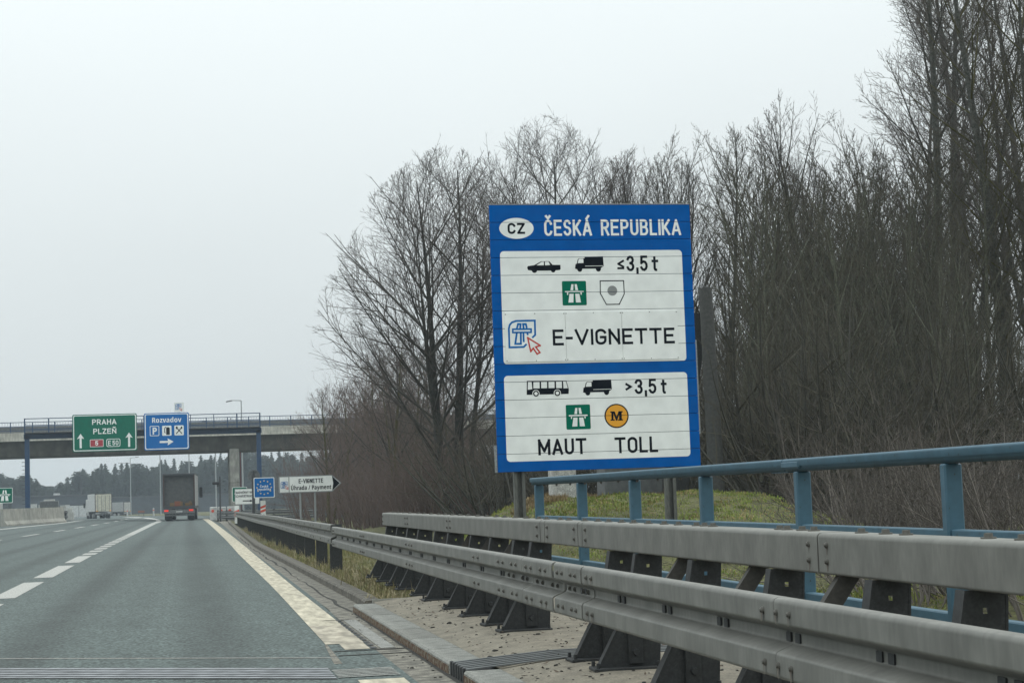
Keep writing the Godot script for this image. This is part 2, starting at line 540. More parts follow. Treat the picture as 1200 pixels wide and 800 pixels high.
	M.strut = mat(Color(0.075, 0.07, 0.06), 0.7, 0.1, [streak, 2.0])
	M.pillar = mat(Color(0.075, 0.077, 0.072), 0.7, 0.05, [streak, 1.0])
	M.white_paint = mat(Color(0.88, 0.88, 0.82), 0.8, 0, [blotch, 1.0], [grain, 0.7])
	M.box_grey = mat(Color(0.13, 0.14, 0.14), 0.7, 0, [blotch, 0.7])
	M.gantry = mat(Color(0.009, 0.05, 0.125), 0.5, 0.0, [noise_tex(0.02, 0.84, 1.0, 0, 4, 512, 51), 0.3])
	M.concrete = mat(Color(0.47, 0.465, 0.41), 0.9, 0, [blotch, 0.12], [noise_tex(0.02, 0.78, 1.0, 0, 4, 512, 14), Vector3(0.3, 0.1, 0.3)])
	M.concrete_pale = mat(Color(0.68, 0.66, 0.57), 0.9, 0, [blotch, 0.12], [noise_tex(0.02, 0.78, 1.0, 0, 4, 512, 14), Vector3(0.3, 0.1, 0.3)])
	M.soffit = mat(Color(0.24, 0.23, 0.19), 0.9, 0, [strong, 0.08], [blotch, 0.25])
	M.guard_far = mat(Color(0.18, 0.19, 0.19), 0.6, 0.2, [streak, 0.3])
	M.grass = mat(Color(0.20, 0.20, 0.065), 1.0, 0, [noise_tex(0.03, 0.45, 1.0, 0, 5, 512, 71), 0.7], [noise_tex(0.02, 0.7, 1.0, 0, 4, 512, 72), 0.12], [fine, 2.0])
	M.land = mat(Color(0.14, 0.135, 0.065), 1.0, 0, [strong, 0.1], [grain, 0.4])
	M.blade = mat(Color(1, 1, 1), 0.9)
	M.blade.vertex_color_use_as_albedo = true
	M.bark = mat(Color(0.105, 0.105, 0.085), 0.95, 0, [noise_tex(0.03, 0.5, 1.0, 0, 4, 512, 81), Vector3(3, 0.8, 3)], [noise_tex(0.015, 0.6, 1.0, 0, 4, 512, 82), 0.5], [fine, 1.0], true)
	M.bark_pale = mat(Color(0.27, 0.275, 0.235), 0.95, 0, [noise_tex(0.03, 0.42, 1.0, 0, 4, 512, 81), Vector3(2.5, 1.2, 2.5)], [noise_tex(0.02, 0.5, 1.0, 0, 4, 512, 83), 0.8], [fine, 1.0], true)
	M.bark_moss = mat(Color(0.175, 0.18, 0.125), 0.95, 0, [noise_tex(0.03, 0.42, 1.0, 0, 4, 512, 81), Vector3(3, 1.0, 3)], [], [], true)
	M.limb = mat(Color(0.085, 0.082, 0.066), 0.95, 0, [noise_tex(0.03, 0.6, 1.0, 0, 4, 512, 81), 2.0], [], [], true)
	M.limb_moss = mat(Color(0.125, 0.115, 0.035), 0.95, 0, [noise_tex(0.03, 0.5, 1.0, 0, 4, 512, 81), 2.0], [], [], true)
	M.twig = mat(Color(0.082, 0.070, 0.060), 0.95)
	M.twig_green = mat(Color(0.066, 0.06, 0.042), 0.95)
	M.twig_red = mat(Color(0.125, 0.092, 0.078), 0.95)
	M.twig_grey = mat(Color(0.08, 0.07, 0.06), 0.95)
	M.twig_pale = mat(Color(0.16, 0.142, 0.125), 0.95)
	M.needle = mat(Color(0.032, 0.045, 0.032), 0.95)
	M.rubber = mat(Color(0.02, 0.02, 0.02), 0.9)
	M.tarp_grey = mat(Color(0.085, 0.088, 0.085), 0.7, 0, [blotch, 0.4])
	M.tarp_white = mat(Color(0.55, 0.56, 0.54), 0.6, 0, [blotch, 0.4])
	M.tarp_cream = mat(Color(0.62, 0.60, 0.48), 0.6, 0, [blotch, 0.4])
	M.frame_red = mat(Color(0.05, 0.026, 0.022), 0.7)
	M.lorry_light = mat(Color(0.33, 0.34, 0.33), 0.5, 0, [blotch, 0.6])
	M.cargo_orange = mat(Color(0.2, 0.06, 0.025), 0.7)
	M.cargo_wood = mat(Color(0.15, 0.09, 0.035), 0.8)
	M.glass_dark = mat(Color(0.01, 0.012, 0.014), 0.1)
	M.lamp_red = mat(Color(0.5, 0.04, 0.02), 0.3)
	M.lamp_red.emission_enabled = true
	M.lamp_red.emission = Color(1.0, 0.16, 0.06)
	M.lamp_red.emission_energy_multiplier = 0.6
	M.pole = mat(Color(0.3, 0.32, 0.32), 0.5, 0.4)
	M.pole_dark = mat(Color(0.05, 0.052, 0.055), 0.6, 0.2)
	M.shed = mat(Color(0.045, 0.055, 0.065), 0.8, 0, [blotch, 0.1])
	M.shed_pale = mat(Color(0.5, 0.5, 0.46), 0.7, 0, [blotch, 0.2])
	M.band_red = mat(Color(0.6, 0.07, 0.03), 0.5)
	M.pipe_red = mat(Color(0.12, 0.03, 0.03), 0.6)
	M.leaf = mat(Color(0.085, 0.06, 0.04), 0.9)
	M.stone = mat(Color(0.05, 0.048, 0.042), 0.95)

# ---------------------------------------------------------------- bare trees and bushes
# S: segs, kids, ang, spread, ratio, fall, start, up, wob, sides, thick for every level
func grow(tb: Array, p: Vector3, d: Vector3, l: float, r: float, lev: int, S: Dictionary) -> void:
	var k: int = S.segs[lev]
	var up: float = S.up[lev]
	var wob: float = S.wob[lev]
	var pts := PackedVector3Array([p])
	for i in k:
		d = (d + Vector3(rng.randf_range(-wob, wob), rng.randf_range(-wob, wob) + up, rng.randf_range(-wob, wob))).normalized()
		p += d * (l / k)
		pts.append(p)
	var last: bool = lev + 1 >= S.segs.size()
	var tip: float = 0.35 if last else (0.07 if lev == 0 else 0.2)
	tb[lev].tube(pts, r, r * tip, S.sides[lev])
	if last: return
	var kids := int(round(S.kids[lev] * rng.randf_range(0.8, 1.2)))
	var az := rng.randf() * TAU
	var st: float = S.start[lev]
	for i in kids:
		var t := st + (0.98 - st) * (i + rng.randf()) / kids
		var f := t * k
		var j := mini(int(f), k - 1)
		var q := pts[j].lerp(pts[j + 1], f - j)
		var e := (pts[j + 1] - pts[j]).normalized()
		az += 2.4 + rng.randf_range(-0.5, 0.5)
		var u := e.cross(Vector3(0.31, 0.2, 0.93)).normalized()
		var w := e.cross(u)
		var an: float = S.ang[lev] * ((1.2 - 0.45 * t) if lev == 0 else 1.0) + rng.randf_range(-1, 1) * S.spread[lev]
		var cd := e * cos(an) + (u * cos(az) + w * sin(az)) * sin(an)
		var cl: float = l * S.ratio[lev] * (1.0 - S.fall[lev] * (t - st) / (1.0 - st)) * rng.randf_range(0.65, 1.15)
		if S.has("env"):
			var s := 0.0
			while s < cl:
				s += cl * 0.125
				var z: Vector3 = (q + cd * s - S.env[0]) / S.env[1]
				if pow(absf(z.y), 1.6) + pow(Vector2(z.x, z.z).length(), 1.6) > 1.0: break
			cl = minf(cl, s * rng.randf_range(0.85, 1.12))
			if cl < l * 0.06: cl = l * 0.06
		var cr: float = minf(lerpf(r, r * tip, t) * 0.75, cl * S.thick[lev])
		grow(tb, q, cd, cl, maxf(cr, S.least), lev + 1, S)

func new_tbs(k: int) -> Array:
	var o := []
	for i in k: o.append(TB.new())
	return o

# a tree as a thing: every stem a trunk, then limbs and the crown of twigs
func tree(called: String, label: String, stems: Array, S: Dictionary, m: Array, sd: int, group := "", limbs_apart := false) -> Node3D:
	rng.seed = sd
	var o := thing(called, label, "tree" if called.contains("tree") else "bush", Vector3.ZERO, group)
	var crown := TB.new()
	var limbs := TB.new()
	for s in stems:                                              # [foot, direction, length, radius]
		var tb := [TB.new(), limbs, crown, crown, crown]
		if limbs_apart: tb[1] = TB.new()
		grow(tb, s[0], s[1].normalized(), s[2], s[3], 0, S)
		part(o, "trunk", tb[0].mesh(), m[0])
		if limbs_apart: part(o, "limb", tb[1].mesh(), m[1], Vector3.ZERO, "stuff")
	if not limbs_apart: part(o, "limb", limbs.mesh(), m[1], Vector3.ZERO, "stuff")
	part(o, "twig", crown.mesh(), m[2], Vector3.ZERO, "stuff")
	return o

func bush(called: String, label: String, stems: int, spread: float, h: float, lean: float, S: Dictionary, m: Array, sd: int, group := "") -> Node3D:
	rng.seed = sd
	var o := thing(called, label, "bush", Vector3.ZERO, group)
	var a := TB.new()
	var b := TB.new()
	for i in stems:
		var t := rng.randf() * TAU
		var q := sqrt(rng.randf()) * spread
		var f := Vector3(cos(t) * q, -0.1, sin(t) * q)
		var d := Vector3(cos(t) * q / spread * lean + rng.randf_range(-0.3, 0.3) * lean, 1, sin(t) * q / spread * lean + rng.randf_range(-0.3, 0.3) * lean)
		var l := h * rng.randf_range(0.55, 1.08)
		grow([a, b, b, b], f, d.normalized(), l, l * S.foot * rng.randf_range(0.7, 1.3), 0, S)
	part(o, "stem", a.mesh(), m[0], Vector3.ZERO, "stuff")
	part(o, "twig", b.mesh(), m[1], Vector3.ZERO, "stuff")
	return o

func conifer(called: String, label: String, h: float, wide: float, sd: int, pine: bool, group: String) -> Node3D:
	rng.seed = sd
	var o := thing(called, label, "tree", Vector3.ZERO, group)
	var t := TB.new()
	t.tube(PackedVector3Array([Vector3(0, -0.5, 0), Vector3(0.1, h * 0.5, 0), Vector3(0, h * 0.98, 0)]), h * 0.016, 0.03, 6)
	part(o, "trunk", t.mesh(), M.bark)
	var b := MB.new()
	var y := h * (0.42 if pine else 0.12)
	while y < h:
		var f := (y / h)
		var r := wide * (pow(1.0 - f, 0.75) * 1.25 + 0.06) * rng.randf_range(0.6, 1.25)
		if pine: r = wide * sqrt(maxf(0.0, 1.0 - pow((f - 0.65) / 0.36, 2.0))) * rng.randf_range(0.6, 1.2)
		var k := int(6 + r * 3.0)
		var a0 := rng.randf() * TAU
		for i in k:
			var a := a0 + TAU * i / k + rng.randf_range(-0.25, 0.25)
			var rr := r * rng.randf_range(0.6, 1.15)
			var d := Vector3(cos(a), 0, sin(a))
			var s := Vector3(-d.z, 0, d.x)
			var dr := rr * (rng.randf_range(-0.2, 0.25) if pine else rng.randf_range(0.25, 0.6))
			var c := Vector3(0, y, 0)
			for z in 4:                                          # ragged sprays along the branch
				var e := c + d * rr * (0.25 + 0.25 * z) + Vector3.DOWN * dr * pow(0.25 + 0.25 * z, 1.3)
				var w := rr * 0.24 * (1.2 - 0.22 * z) + 0.12
				var q := e + Vector3(rng.randf_range(-0.15, 0.15), rng.randf_range(-0.25, 0.1), rng.randf_range(-0.15, 0.15))
				b.tri(q - d * w, q + s * w + Vector3.DOWN * w * 0.7, q + d * w * 0.9 + Vector3.DOWN * 0.1)
				b.tri(q - d * w, q + d * w * 0.9 + Vector3.DOWN * 0.1, q - s * w + Vector3.DOWN * w * 0.7)
				b.tri(q + Vector3.UP * w * 0.35 - d * w * 0.6, q + d * w * 0.7, q + Vector3.DOWN * w * 0.9)
		y += h * rng.randf_range(0.022, 0.04)
	part(o, "crown", b.mesh(), M.needle, Vector3.ZERO, "stuff")
	return o

# ---------------------------------------------------------------- signs
func motorway_polys(c: Vector2, s: float) -> Array:
	var o := []
	for g in [-1.0, 1.0]:
		for q in [[0.022, 0.366, 0.11, 0.366, 0.159, 0.12, 0.045, 0.12], [0.034, -0.024, 0.205, -0.022, 0.262, -0.38, 0.053, -0.378], [0.25, 0.03, 0.31, 0.03, 0.3, -0.07, 0.262, -0.07]]:
			var p := pl(q)
			for i in p.size(): p[i] = c + Vector2(p[i].x * g, p[i].y) * s
			o.append(p)
	o.append(pl([c.x - 0.388 * s, c.y + 0.03 * s, c.x + 0.388 * s, c.y + 0.03 * s, c.x + 0.388 * s, c.y + 0.088 * s, c.x - 0.388 * s, c.y + 0.088 * s]))
	return o

func icon_polys(at: Vector2, k: float) -> Array:                 # the blue carriageway in a cut frame, the red pointer
	var blue := []
	var red := []
	for l in [[0.564, 1.921, 0.609, 1.96, 0.611, 2.17, 0.335, 2.168, 0.27, 2.145, 0.239, 2.11, 0.225, 2.055, 0.225, 1.787, 0.434, 1.79, 0.479, 1.832],
		[0.343, 2.057, 0.362, 2.122, 0.399, 2.121, 0.391, 2.056], [0.443, 2.055, 0.437, 2.121, 0.477, 2.12, 0.49, 2.06],
		[0.34, 1.995, 0.312, 1.837, 0.394, 1.836, 0.398, 1.994], [0.437, 1.993, 0.437, 1.86], [0.491, 1.995, 0.503, 1.961]]:
		var p := pl(l)
		for i in p.size(): p[i] = at + (p[i] - Vector2(0.225, 1.684)) * k
		blue.append_array(outline(p, 0.027 * k, false))
	for spec in [[blue, [0.283, 2.048, 0.552, 2.047, 0.55, 2.0, 0.281, 2.001], 0.024], [red, [0.497, 1.922, 0.679, 1.806, 0.609, 1.787, 0.669, 1.705, 0.628, 1.684, 0.573, 1.769, 0.535, 1.72], 0.022]]:
		var p := pl(spec[1])
		for i in p.size(): p[i] = at + (p[i] - Vector2(0.225, 1.684)) * k
		spec[0].append_array(outline(p, spec[2] * k))
	return [blue, red]

func circle(c: Vector2, rx: float, ry: float, k := 40) -> PackedVector2Array:
	var o := arc(c.x, c.y, rx, ry, 0, 360, k)
	o.remove_at(k)
	return o

func big_sign() -> void:
	var ground := bank(5.9, 24)
	var t := thing("border_sign", "tall blue and white border toll sign of horizontal planks headed ČESKÁ REPUBLIKA", "road sign", P(4.375, ground, 24))
	var y0 := 1.485 - ground
	var W := 3.01
	var pitch := 3.86 / 15.0
	var gap := 0.0032
	var pm := MB.new()
	pm.cbox(Vector3(W / 2, pitch / 2, -0.02), Vector3(W, pitch - gap * 2, 0.04), 0.003)
	var plank_mesh := pm.mesh()
	var fields := [rrect(0.135, 1.543, 2.862, 3.182, 0.055), rrect(0.131, 0.148, 2.86, 1.379, 0.055)]
	for i in 15:
		var pk := part(t, "plank", plank_mesh, M.sign_blue, Vector3(0, y0 + i * pitch, 0))
		var fm := MB.new()
		for f in fields:
			for c in Geometry2D.intersect_polygons(f, pl([0, i * pitch + gap, 3, i * pitch + gap, 3, (i + 1) * pitch - gap, 0, (i + 1) * pitch - gap])):
				fm.poly(c, Transform3D(Basis.IDENTITY, Vector3(0, -i * pitch, 0.002)))
		if fm.v.size(): part(pk, "white_field", fm.mesh(), M.sign_white)
	var bk := MB.new()
	bk.box(Vector3(W / 2, y0 + 1.93, -0.046), Vector3(W - 0.02, 3.84, 0.006))
	part(t, "back_sheet", bk.mesh(), M.pole_dark)
	# backing rails and the edge strips that stick out at the side
	for x in [0.32, 2.56]:
		var b := MB.new()
		for s in [-0.055, 0.055]: b.cbox(Vector3(x + s, (y0 + 3.75) / 2 - 0.15, -0.1), Vector3(0.05, y0 + 3.75 + 0.3, 0.1), 0.006)
		b.box(Vector3(x, (y0 + 3.75) / 2 - 0.15, -0.13), Vector3(0.1, y0 + 3.7, 0.02))
		part(t, "post", b.mesh(), M.steel_grey)
	for y in [0.35, 1.35, 2.4, 3.5]:
		var b := MB.new()
		b.box(Vector3(1.5, y0 + y, -0.06), Vector3(2.8, 0.06, 0.018))
		part(t, "cross_rail", b.mesh(), M.alu)
	for e in [[-0.021, 0.0, 0.39], [3.018, 0.47, 1.85]]:
		var b := MB.new()
		b.box(Vector3(e[0], y0 + (e[1] + e[2]) / 2, -0.03), Vector3(0.034, e[2] - e[1], 0.03))
		part(t, "edge_strip", b.mesh(), M.alu)
	var cap := MB.new()
	cap.box(Vector3(W / 2, y0 + 3.867, -0.02), Vector3(W, 0.014, 0.044))
	part(t, "top_strip", cap.mesh(), M.alu)
	# the panel of three sheets fixed over the upper field
	var xs := [0.165, 1.061, 1.905, 2.752]
	for i in 3:
		var b := MB.new()
		b.cbox(Vector3((xs[i] + xs[i + 1]) / 2, y0 + 1.93, 0.008), Vector3(xs[i + 1] - xs[i] - 0.007, 0.716, 0.008), 0.002)
		var sh := part(t, "overlay_panel", b.mesh(), M.sign_white)
		var rm := MB.new()
		for q in [[0.02, -0.335], [0.5, -0.34], [0.98, -0.335], [0.02, 0.335], [0.5, 0.34], [0.98, 0.335]]:
			var c := Vector3(lerpf(xs[i], xs[i + 1], q[0]), y0 + 1.93 + q[1], 0.011)
			rm.tube(c, c + Vector3(0, 0, 0.006), 0.008, 0.006, 6)
		part(sh, "rivet", rm.mesh(), M.bolt, Vector3.ZERO, "stuff")
	var at := Vector3(0, y0, 0)
	# CZ oval and the heading
	part(t, "oval_plate", print_mesh([circle(Vector2(0.391, 3.515), 0.254, 0.153)], 0.0025, pitch, gap), M.sign_white, at)
	part(t, "lettering", print_mesh(text_polys("CZ", 0.26, 0.516, 3.433, 0.16, 0.031), 0.004, pitch, gap), M.sign_black, at)
	part(t, "lettering", print_mesh(text_polys("ČESKÁ", 0.802, 1.512, 3.402, 0.236, 0.034), 0.003, pitch, gap), M.sign_white, at)
	part(t, "lettering", print_mesh(text_polys("REPUBLIKA", 1.65, 2.864, 3.402, 0.237, 0.034), 0.003, pitch, gap), M.sign_white, at)
	# first row: car, lorry, up to 3,5 t
	var car := pl([0.528, 2.943, 0.541, 2.963, 0.632, 2.975, 0.739, 3.03, 0.859, 3.031, 0.906, 2.977, 1.022, 2.976, 1.024, 2.917, 1.008, 2.901, 0.945, 2.897])
	car.append_array(arc(0.912, 2.9, 0.034, 0.034, -10, -170, 6))
	car.append_array(arc(0.634, 2.9, 0.04, 0.037, -10, -170, 6))
	car.append_array(pl([0.587, 2.897, 0.539, 2.905]))
	part(t, "car_pictogram", print_mesh([car], 0.0032, pitch, gap), M.sign_black, at)
	part(t, "car_pictogram_windows", print_mesh([pl([0.667, 2.973, 0.745, 3.022, 0.777, 3.024, 0.777, 2.972]), pl([0.794, 2.971, 0.794, 3.023, 0.846, 3.025, 0.87, 2.975])], 0.0044, pitch, gap), M.sign_white, at)
	for o in [Vector2(0, 0), Vector2(0.049, -1.8015)]:
		var lorry := pl([1.238, 2.919, 1.247, 2.982, 1.268, 2.994, 1.283, 3.052, 1.301, 3.069, 1.386, 3.07, 1.387, 3.093, 1.664, 3.095, 1.669, 2.953, 1.628, 2.926])
		lorry.append_array(arc(1.588, 2.91, 0.038, 0.038, 0, -180, 6))
		lorry.append_array(pl([1.542, 2.916, 1.348, 2.916]))
		lorry.append_array(arc(1.308, 2.908, 0.037, 0.037, 0, -180, 6))
		var win := pl([1.281, 2.998, 1.296, 3.052, 1.309, 3.063, 1.367, 3.062, 1.368, 3.0])
		var ln := pl([1.39, 2.951, 1.661, 2.953, 1.661, 2.960, 1.39, 2.958])
		for q in [lorry, win, ln]:
			for i in q.size(): q[i] += o
		part(t, "lorry_pictogram", print_mesh([lorry], 0.0032, pitch, gap), M.sign_black, at)
		part(t, "lorry_pictogram_window", print_mesh([win, ln], 0.0044, pitch, gap), M.sign_white, at)
	var lim := text_polys("≤", 1.874, 1.977, 2.906, 0.16, 0.03)
	lim.append_array(text_polys("3,5", 2.015, 2.335, 2.873, 0.23, 0.035))
	lim.append_array(text_polys("t", 2.407, 2.483, 2.872, 0.222, 0.035))
	part(t, "lettering", print_mesh(lim, 0.0034, pitch, gap), M.sign_black, at)
	# second row
	for c in [Vector2(1.214, 2.56), Vector2(1.202, 0.763)]:
		part(t, "motorway_plate", print_mesh([rrect(c.x - 0.18, c.y - 0.178, c.x + 0.18, c.y + 0.178, 0.018)], 0.0032, pitch, gap), M.sign_green, at)
		part(t, "motorway_symbol", print_mesh(motorway_polys(c, 0.358), 0.0044, pitch, gap), M.sign_white, at)
	part(t, "vignette_outline", print_mesh(outline(pl([1.607, 2.735, 1.959, 2.735, 1.962, 2.542, 1.881, 2.39, 1.687, 2.389, 1.602, 2.553]), 0.014), 0.0032, pitch, gap), M.sign_black, at)
	part(t, "vignette_dot", print_mesh([circle(Vector2(1.784, 2.59), 0.073, 0.073)], 0.0032, pitch, gap), M.sign_grey, at)
	# third row, on the overlay panel
	var ic := icon_polys(Vector2(0.225, 1.684), 1.0)
	part(t, "icon", print_mesh(ic[0], 0.0135), M.icon_blue, at)
	part(t, "icon_pointer", print_mesh(ic[1], 0.0135), M.icon_red, at)
	part(t, "lettering", print_mesh(text_polys("E-VIGNETTE", 0.866, 2.694, 1.802, 0.232, 0.037), 0.0135), M.sign_black, at)
	# lower field
	var bus := [pl([0.455, 1.1, 0.464, 1.301, 1.046, 1.292, 1.079, 1.162, 1.072, 1.1, 0.94, 1.099])]
	part(t, "bus_pictogram", print_mesh(bus, 0.0032, pitch, gap), M.sign_black, at)
	var wins := []
	for q in [[0.48, 1.284, 0.534, 1.283, 0.539, 1.18, 0.472, 1.172], [0.559, 1.28, 0.649, 1.28, 0.648, 1.188, 0.556, 1.19], [0.672, 1.28, 0.76, 1.28, 0.757, 1.19, 0.671, 1.19], [0.781, 1.279, 0.869, 1.279, 0.868, 1.189, 0.78, 1.189], [0.892, 1.279, 0.978, 1.279, 0.977, 1.185, 0.891, 1.187], [0.997, 1.281, 1.039, 1.28, 1.063, 1.183, 1.0, 1.18]]: wins.append(pl(q))
	for x in [0.591, 0.906]: wins.append(circle(Vector2(x, 1.115), 0.053, 0.053, 20))
	part(t, "bus_pictogram_windows", print_mesh(wins, 0.0044, pitch, gap), M.sign_white, at)
	var wh := []
	for x in [0.591, 0.906]: wh.append(circle(Vector2(x, 1.115), 0.043, 0.043, 20))
	part(t, "bus_pictogram_wheels", print_mesh(wh, 0.0058, pitch, gap), M.sign_black, at)
	wh = []
	for x in [0.591, 0.906]: wh.append(circle(Vector2(x, 1.115), 0.025, 0.025, 16))
	part(t, "bus_pictogram_hubs", print_mesh(wh, 0.0072, pitch, gap), M.sign_white, at)
	lim = text_polys(">", 1.923, 2.017, 1.115, 0.15, 0.032)
	lim.append_array(text_polys("3,5", 2.063, 2.388, 1.073, 0.22, 0.035))
	lim.append_array(text_polys("t", 2.465, 2.533, 1.07, 0.214, 0.035))
	part(t, "lettering", print_mesh(lim, 0.0034, pitch, gap), M.sign_black, at)
	part(t, "toll_disc_rim", print_mesh([circle(Vector2(1.772, 0.764), 0.181, 0.176)], 0.0032, pitch, gap), M.sign_black, at)
	part(t, "toll_disc", print_mesh([circle(Vector2(1.772, 0.764), 0.162, 0.158)], 0.0044, pitch, gap), M.sign_orange, at)
	# the slab-serif M
	var m := []
	for q in [[0, 0, 0.34, 0, 0.34, 0.13, 0.24, 0.13, 0.24, 0.87, 0.34, 0.87, 0.34, 1, 0, 1, 0, 0.87, 0.08, 0.87, 0.08, 0.13, 0, 0.13], [0.62, 0, 1, 0, 1, 0.13, 0.92, 0.13, 0.92, 0.87, 1, 0.87, 1, 1, 0.66, 1, 0.66, 0.87, 0.70, 0.87, 0.70, 0.13, 0.62, 0.13]]:
		var p := pl(q)
		for i in p.size(): p[i] = Vector2(1.68 + p[i].x * 0.184, 0.697 + p[i].y * 0.134)
		m.append(p)
	m.append(pl([1.715, 0.831, 1.745, 0.831, 1.778, 0.74, 1.775, 0.697, 1.76, 0.697]))
	m.append(pl([1.78, 0.697, 1.765, 0.697, 1.768, 0.74, 1.804, 0.831, 1.825, 0.831]))
	part(t, "lettering", print_mesh(m, 0.006, pitch, gap), M.sign_black, at)
	part(t, "lettering", print_mesh(text_polys("MAUT", 0.595, 1.308, 0.229, 0.229, 0.037), 0.0034, pitch, gap), M.sign_black, at)
	part(t, "lettering", print_mesh(text_polys("TOLL", 1.727, 2.374, 0.224, 0.229, 0.037), 0.0034, pitch, gap), M.sign_black, at)

func tube_post(parent: Node3D, x: float, y0: float, y1: float, z: float, r: float, m: Material, called := "post") -> void:
	var b := MB.new()
	b.tube(Vector3(x, y0, z), Vector3(x, y1, z), r, r, 12)
	part(parent, called, b.mesh(), m)

func plate(parent: Node3D, called: String, p: PackedVector2Array, z: float, depth: float, m: Material) -> MeshInstance3D:
	var b := MB.new()
	b.poly(p, Transform3D(Basis.IDENTITY, Vector3(0, 0, z)), depth)
	return part(parent, called, b.mesh(), m)

func words(parent: Node3D, t: String, x: float, y: float, z: float, size: float, m: Material, squeeze := 1.0) -> void:
	var o := part(parent, "lettering", text_mesh(t, "Droid Sans", size), m, Vector3(x, y, z))
	o.scale = Vector3(squeeze, 1, 1)

func side_signs() -> void:
	# white direction board with an arrow tip
	var g := bank(4.6, 65)
	var t := thing("direction_sign", "white arrow shaped board reading E-VIGNETTE Úhrada / Payment on two thin posts", "road sign", P(3.42, g, 65))
	var y := 1.46 - g
	var h := 0.64
	var shape := pl([0.04, 0, 2.02, 0, 2.38, h / 2, 2.02, h, 0.04, h, 0, h - 0.04, 0, 0.04])
	for i in shape.size(): shape[i].y += y
	plate(t, "frame", shape, 0.0, 0.05, M.alu)
	var face := pl([0.05, 0.035, 2.0, 0.035, 2.33, h / 2, 2.0, h - 0.035, 0.05, h - 0.035])
	for i in face.size(): face[i].y += y
	plate(t, "board", face, 0.006, 0.004, M.sign_white)
	plate(t, "arrow_tip", pl([2.02, y + 0.055, 2.06, y + h / 2, 2.02, y + h - 0.055, 2.31, y + h / 2]), 0.012, 0.003, M.sign_black)
	plate(t, "divider", pl([0.385, y + 0.035, 0.405, y + 0.035, 0.405, y + h - 0.035, 0.385, y + h - 0.035]), 0.012, 0.003, M.sign_black)
	var ic := icon_polys(Vector2(0.09, y + 0.13), 0.62)
	part(t, "icon", print_mesh(ic[0], 0.014), M.icon_blue)
	part(t, "icon_pointer", print_mesh(ic[1], 0.014), M.icon_red)
	part(t, "lettering", print_mesh(text_polys("E-VIGNETTE", 0.76, 1.68, y + 0.355, 0.165, 0.026), 0.014), M.sign_black)
	words(t, "Úhrada / Payment", 1.22, y + 0.185, 0.012, 0.225, M.sign_black, 0.78)
	for x in [0.82, 1.37]: tube_post(t, x, -0.3, y + 0.5, -0.09, 0.038, M.pole)
	# the blue sign with the ring of stars
	g = gy(4, 88)
	t = thing("country_sign", "square blue country sign with a ring of small yellow stars on one post", "road sign", P(3.4, g, 88))
	y = 1.38 - g
	plate(t, "frame", rrect(-0.02, y - 0.02, 1.03, y + 1.01, 0.05), 0.0, 0.03, M.sign_white)
	plate(t, "board", rrect(0.02, y + 0.02, 0.99, y + 0.97, 0.04), 0.006, 0.004, M.icon_blue)
	var stars := []
	for i in 12:
		var c := Vector2(0.505 + 0.36 * sin(TAU * i / 12), y + 0.5 + 0.34 * cos(TAU * i / 12))
		var st := PackedVector2Array()
		for k in 10: st.append(c + Vector2(sin(TAU * k / 10), cos(TAU * k / 10)) * (0.052 if k % 2 == 0 else 0.022))
		stars.append(st)
	part(t, "star_ring", print_mesh(stars, 0.012), M.star)
	words(t, "Česká", 0.5, y + 0.56, 0.012, 0.15, M.sign_white)
	words(t, "republika", 0.5, y + 0.41, 0.012, 0.15, M.sign_white)
	tube_post(t, -0.07, -0.3, y + 1.1, -0.05, 0.045, M.pole_dark)
	# round sign seen from behind
	g = gy(4, 105)
	t = thing("round_sign", "grey back of a round sign with clamps on a dark post", "road sign", P(4.05, g, 105))
	y = 2.75 - g
	plate(t, "disc", circle(Vector2(0, y), 0.37, 0.37, 24), -0.06, 0.02, M.guard_far)
	for k in 4:
		var b := MB.new()
		b.box(Vector3(0, y + 0.2 - 0.24 * k, -0.02), Vector3(0.34 - 0.03 * k, 0.035, 0.06))
		part(t, "clamp", b.mesh(), M.pole_dark)
	var b2 := MB.new()
	b2.box(Vector3(0, (y + 0.3) / 2, 0.03), Vector3(0.1, y + 0.3, 0.06))
	part(t, "post", b2.mesh(), M.pole_dark)
	# heavy transport board
	g = gy(4, 110)
	t = thing("transport_board", "white board with two lines of black text and an arrow pointing right", "road sign", P(3.02, g, 110))
	y = 1.02 - g
	plate(t, "frame", rrect(0, y, 1.56, y + 1.0, 0.03), 0.0, 0.04, M.alu)
	plate(t, "board", rrect(0.03, y + 0.03, 1.53, y + 0.97, 0.02), 0.006, 0.004, M.sign_white)
	words(t, "NADMĚRNÝ NÁKLAD", 0.78, y + 0.76, 0.012, 0.2, M.sign_black, 0.74)
	words(t, "SCHWERTRANSPORT", 0.78, y + 0.53, 0.012, 0.2, M.sign_black, 0.76)
	plate(t, "arrow", pl([0.5, y + 0.2, 0.95, y + 0.19, 0.95, y + 0.15, 1.2, y + 0.22, 0.95, y + 0.29, 0.95, y + 0.25, 0.5, y + 0.26]), 0.012, 0.003, M.sign_black)
	for x in [0.3, 1.26]: tube_post(t, x, -0.3, y + 0.8, -0.08, 0.04, M.pole)
	# green one half hidden behind it
	g = gy(3.5, 118)
	t = thing("green_sign", "green motorway sign half hidden behind the white transport board", "road sign", P(3.08, g, 118))
	y = 1.2 - g
	plate(t, "frame", rrect(0, y, 1.0, y + 1.0, 0.06), 0.0, 0.03, M.sign_white)
	plate(t, "board", rrect(0.03, y + 0.03, 0.97, y + 0.97, 0.05), 0.006, 0.004, M.sign_green)
	part(t, "motorway_symbol", print_mesh(motorway_polys(Vector2(0.5, y + 0.5), 0.95), 0.012), M.sign_white)
	tube_post(t, 0.5, -0.2, y + 0.8, -0.08, 0.04, M.pole)
	# green motorway sign at the left verge
	g = gy(-12, 118)
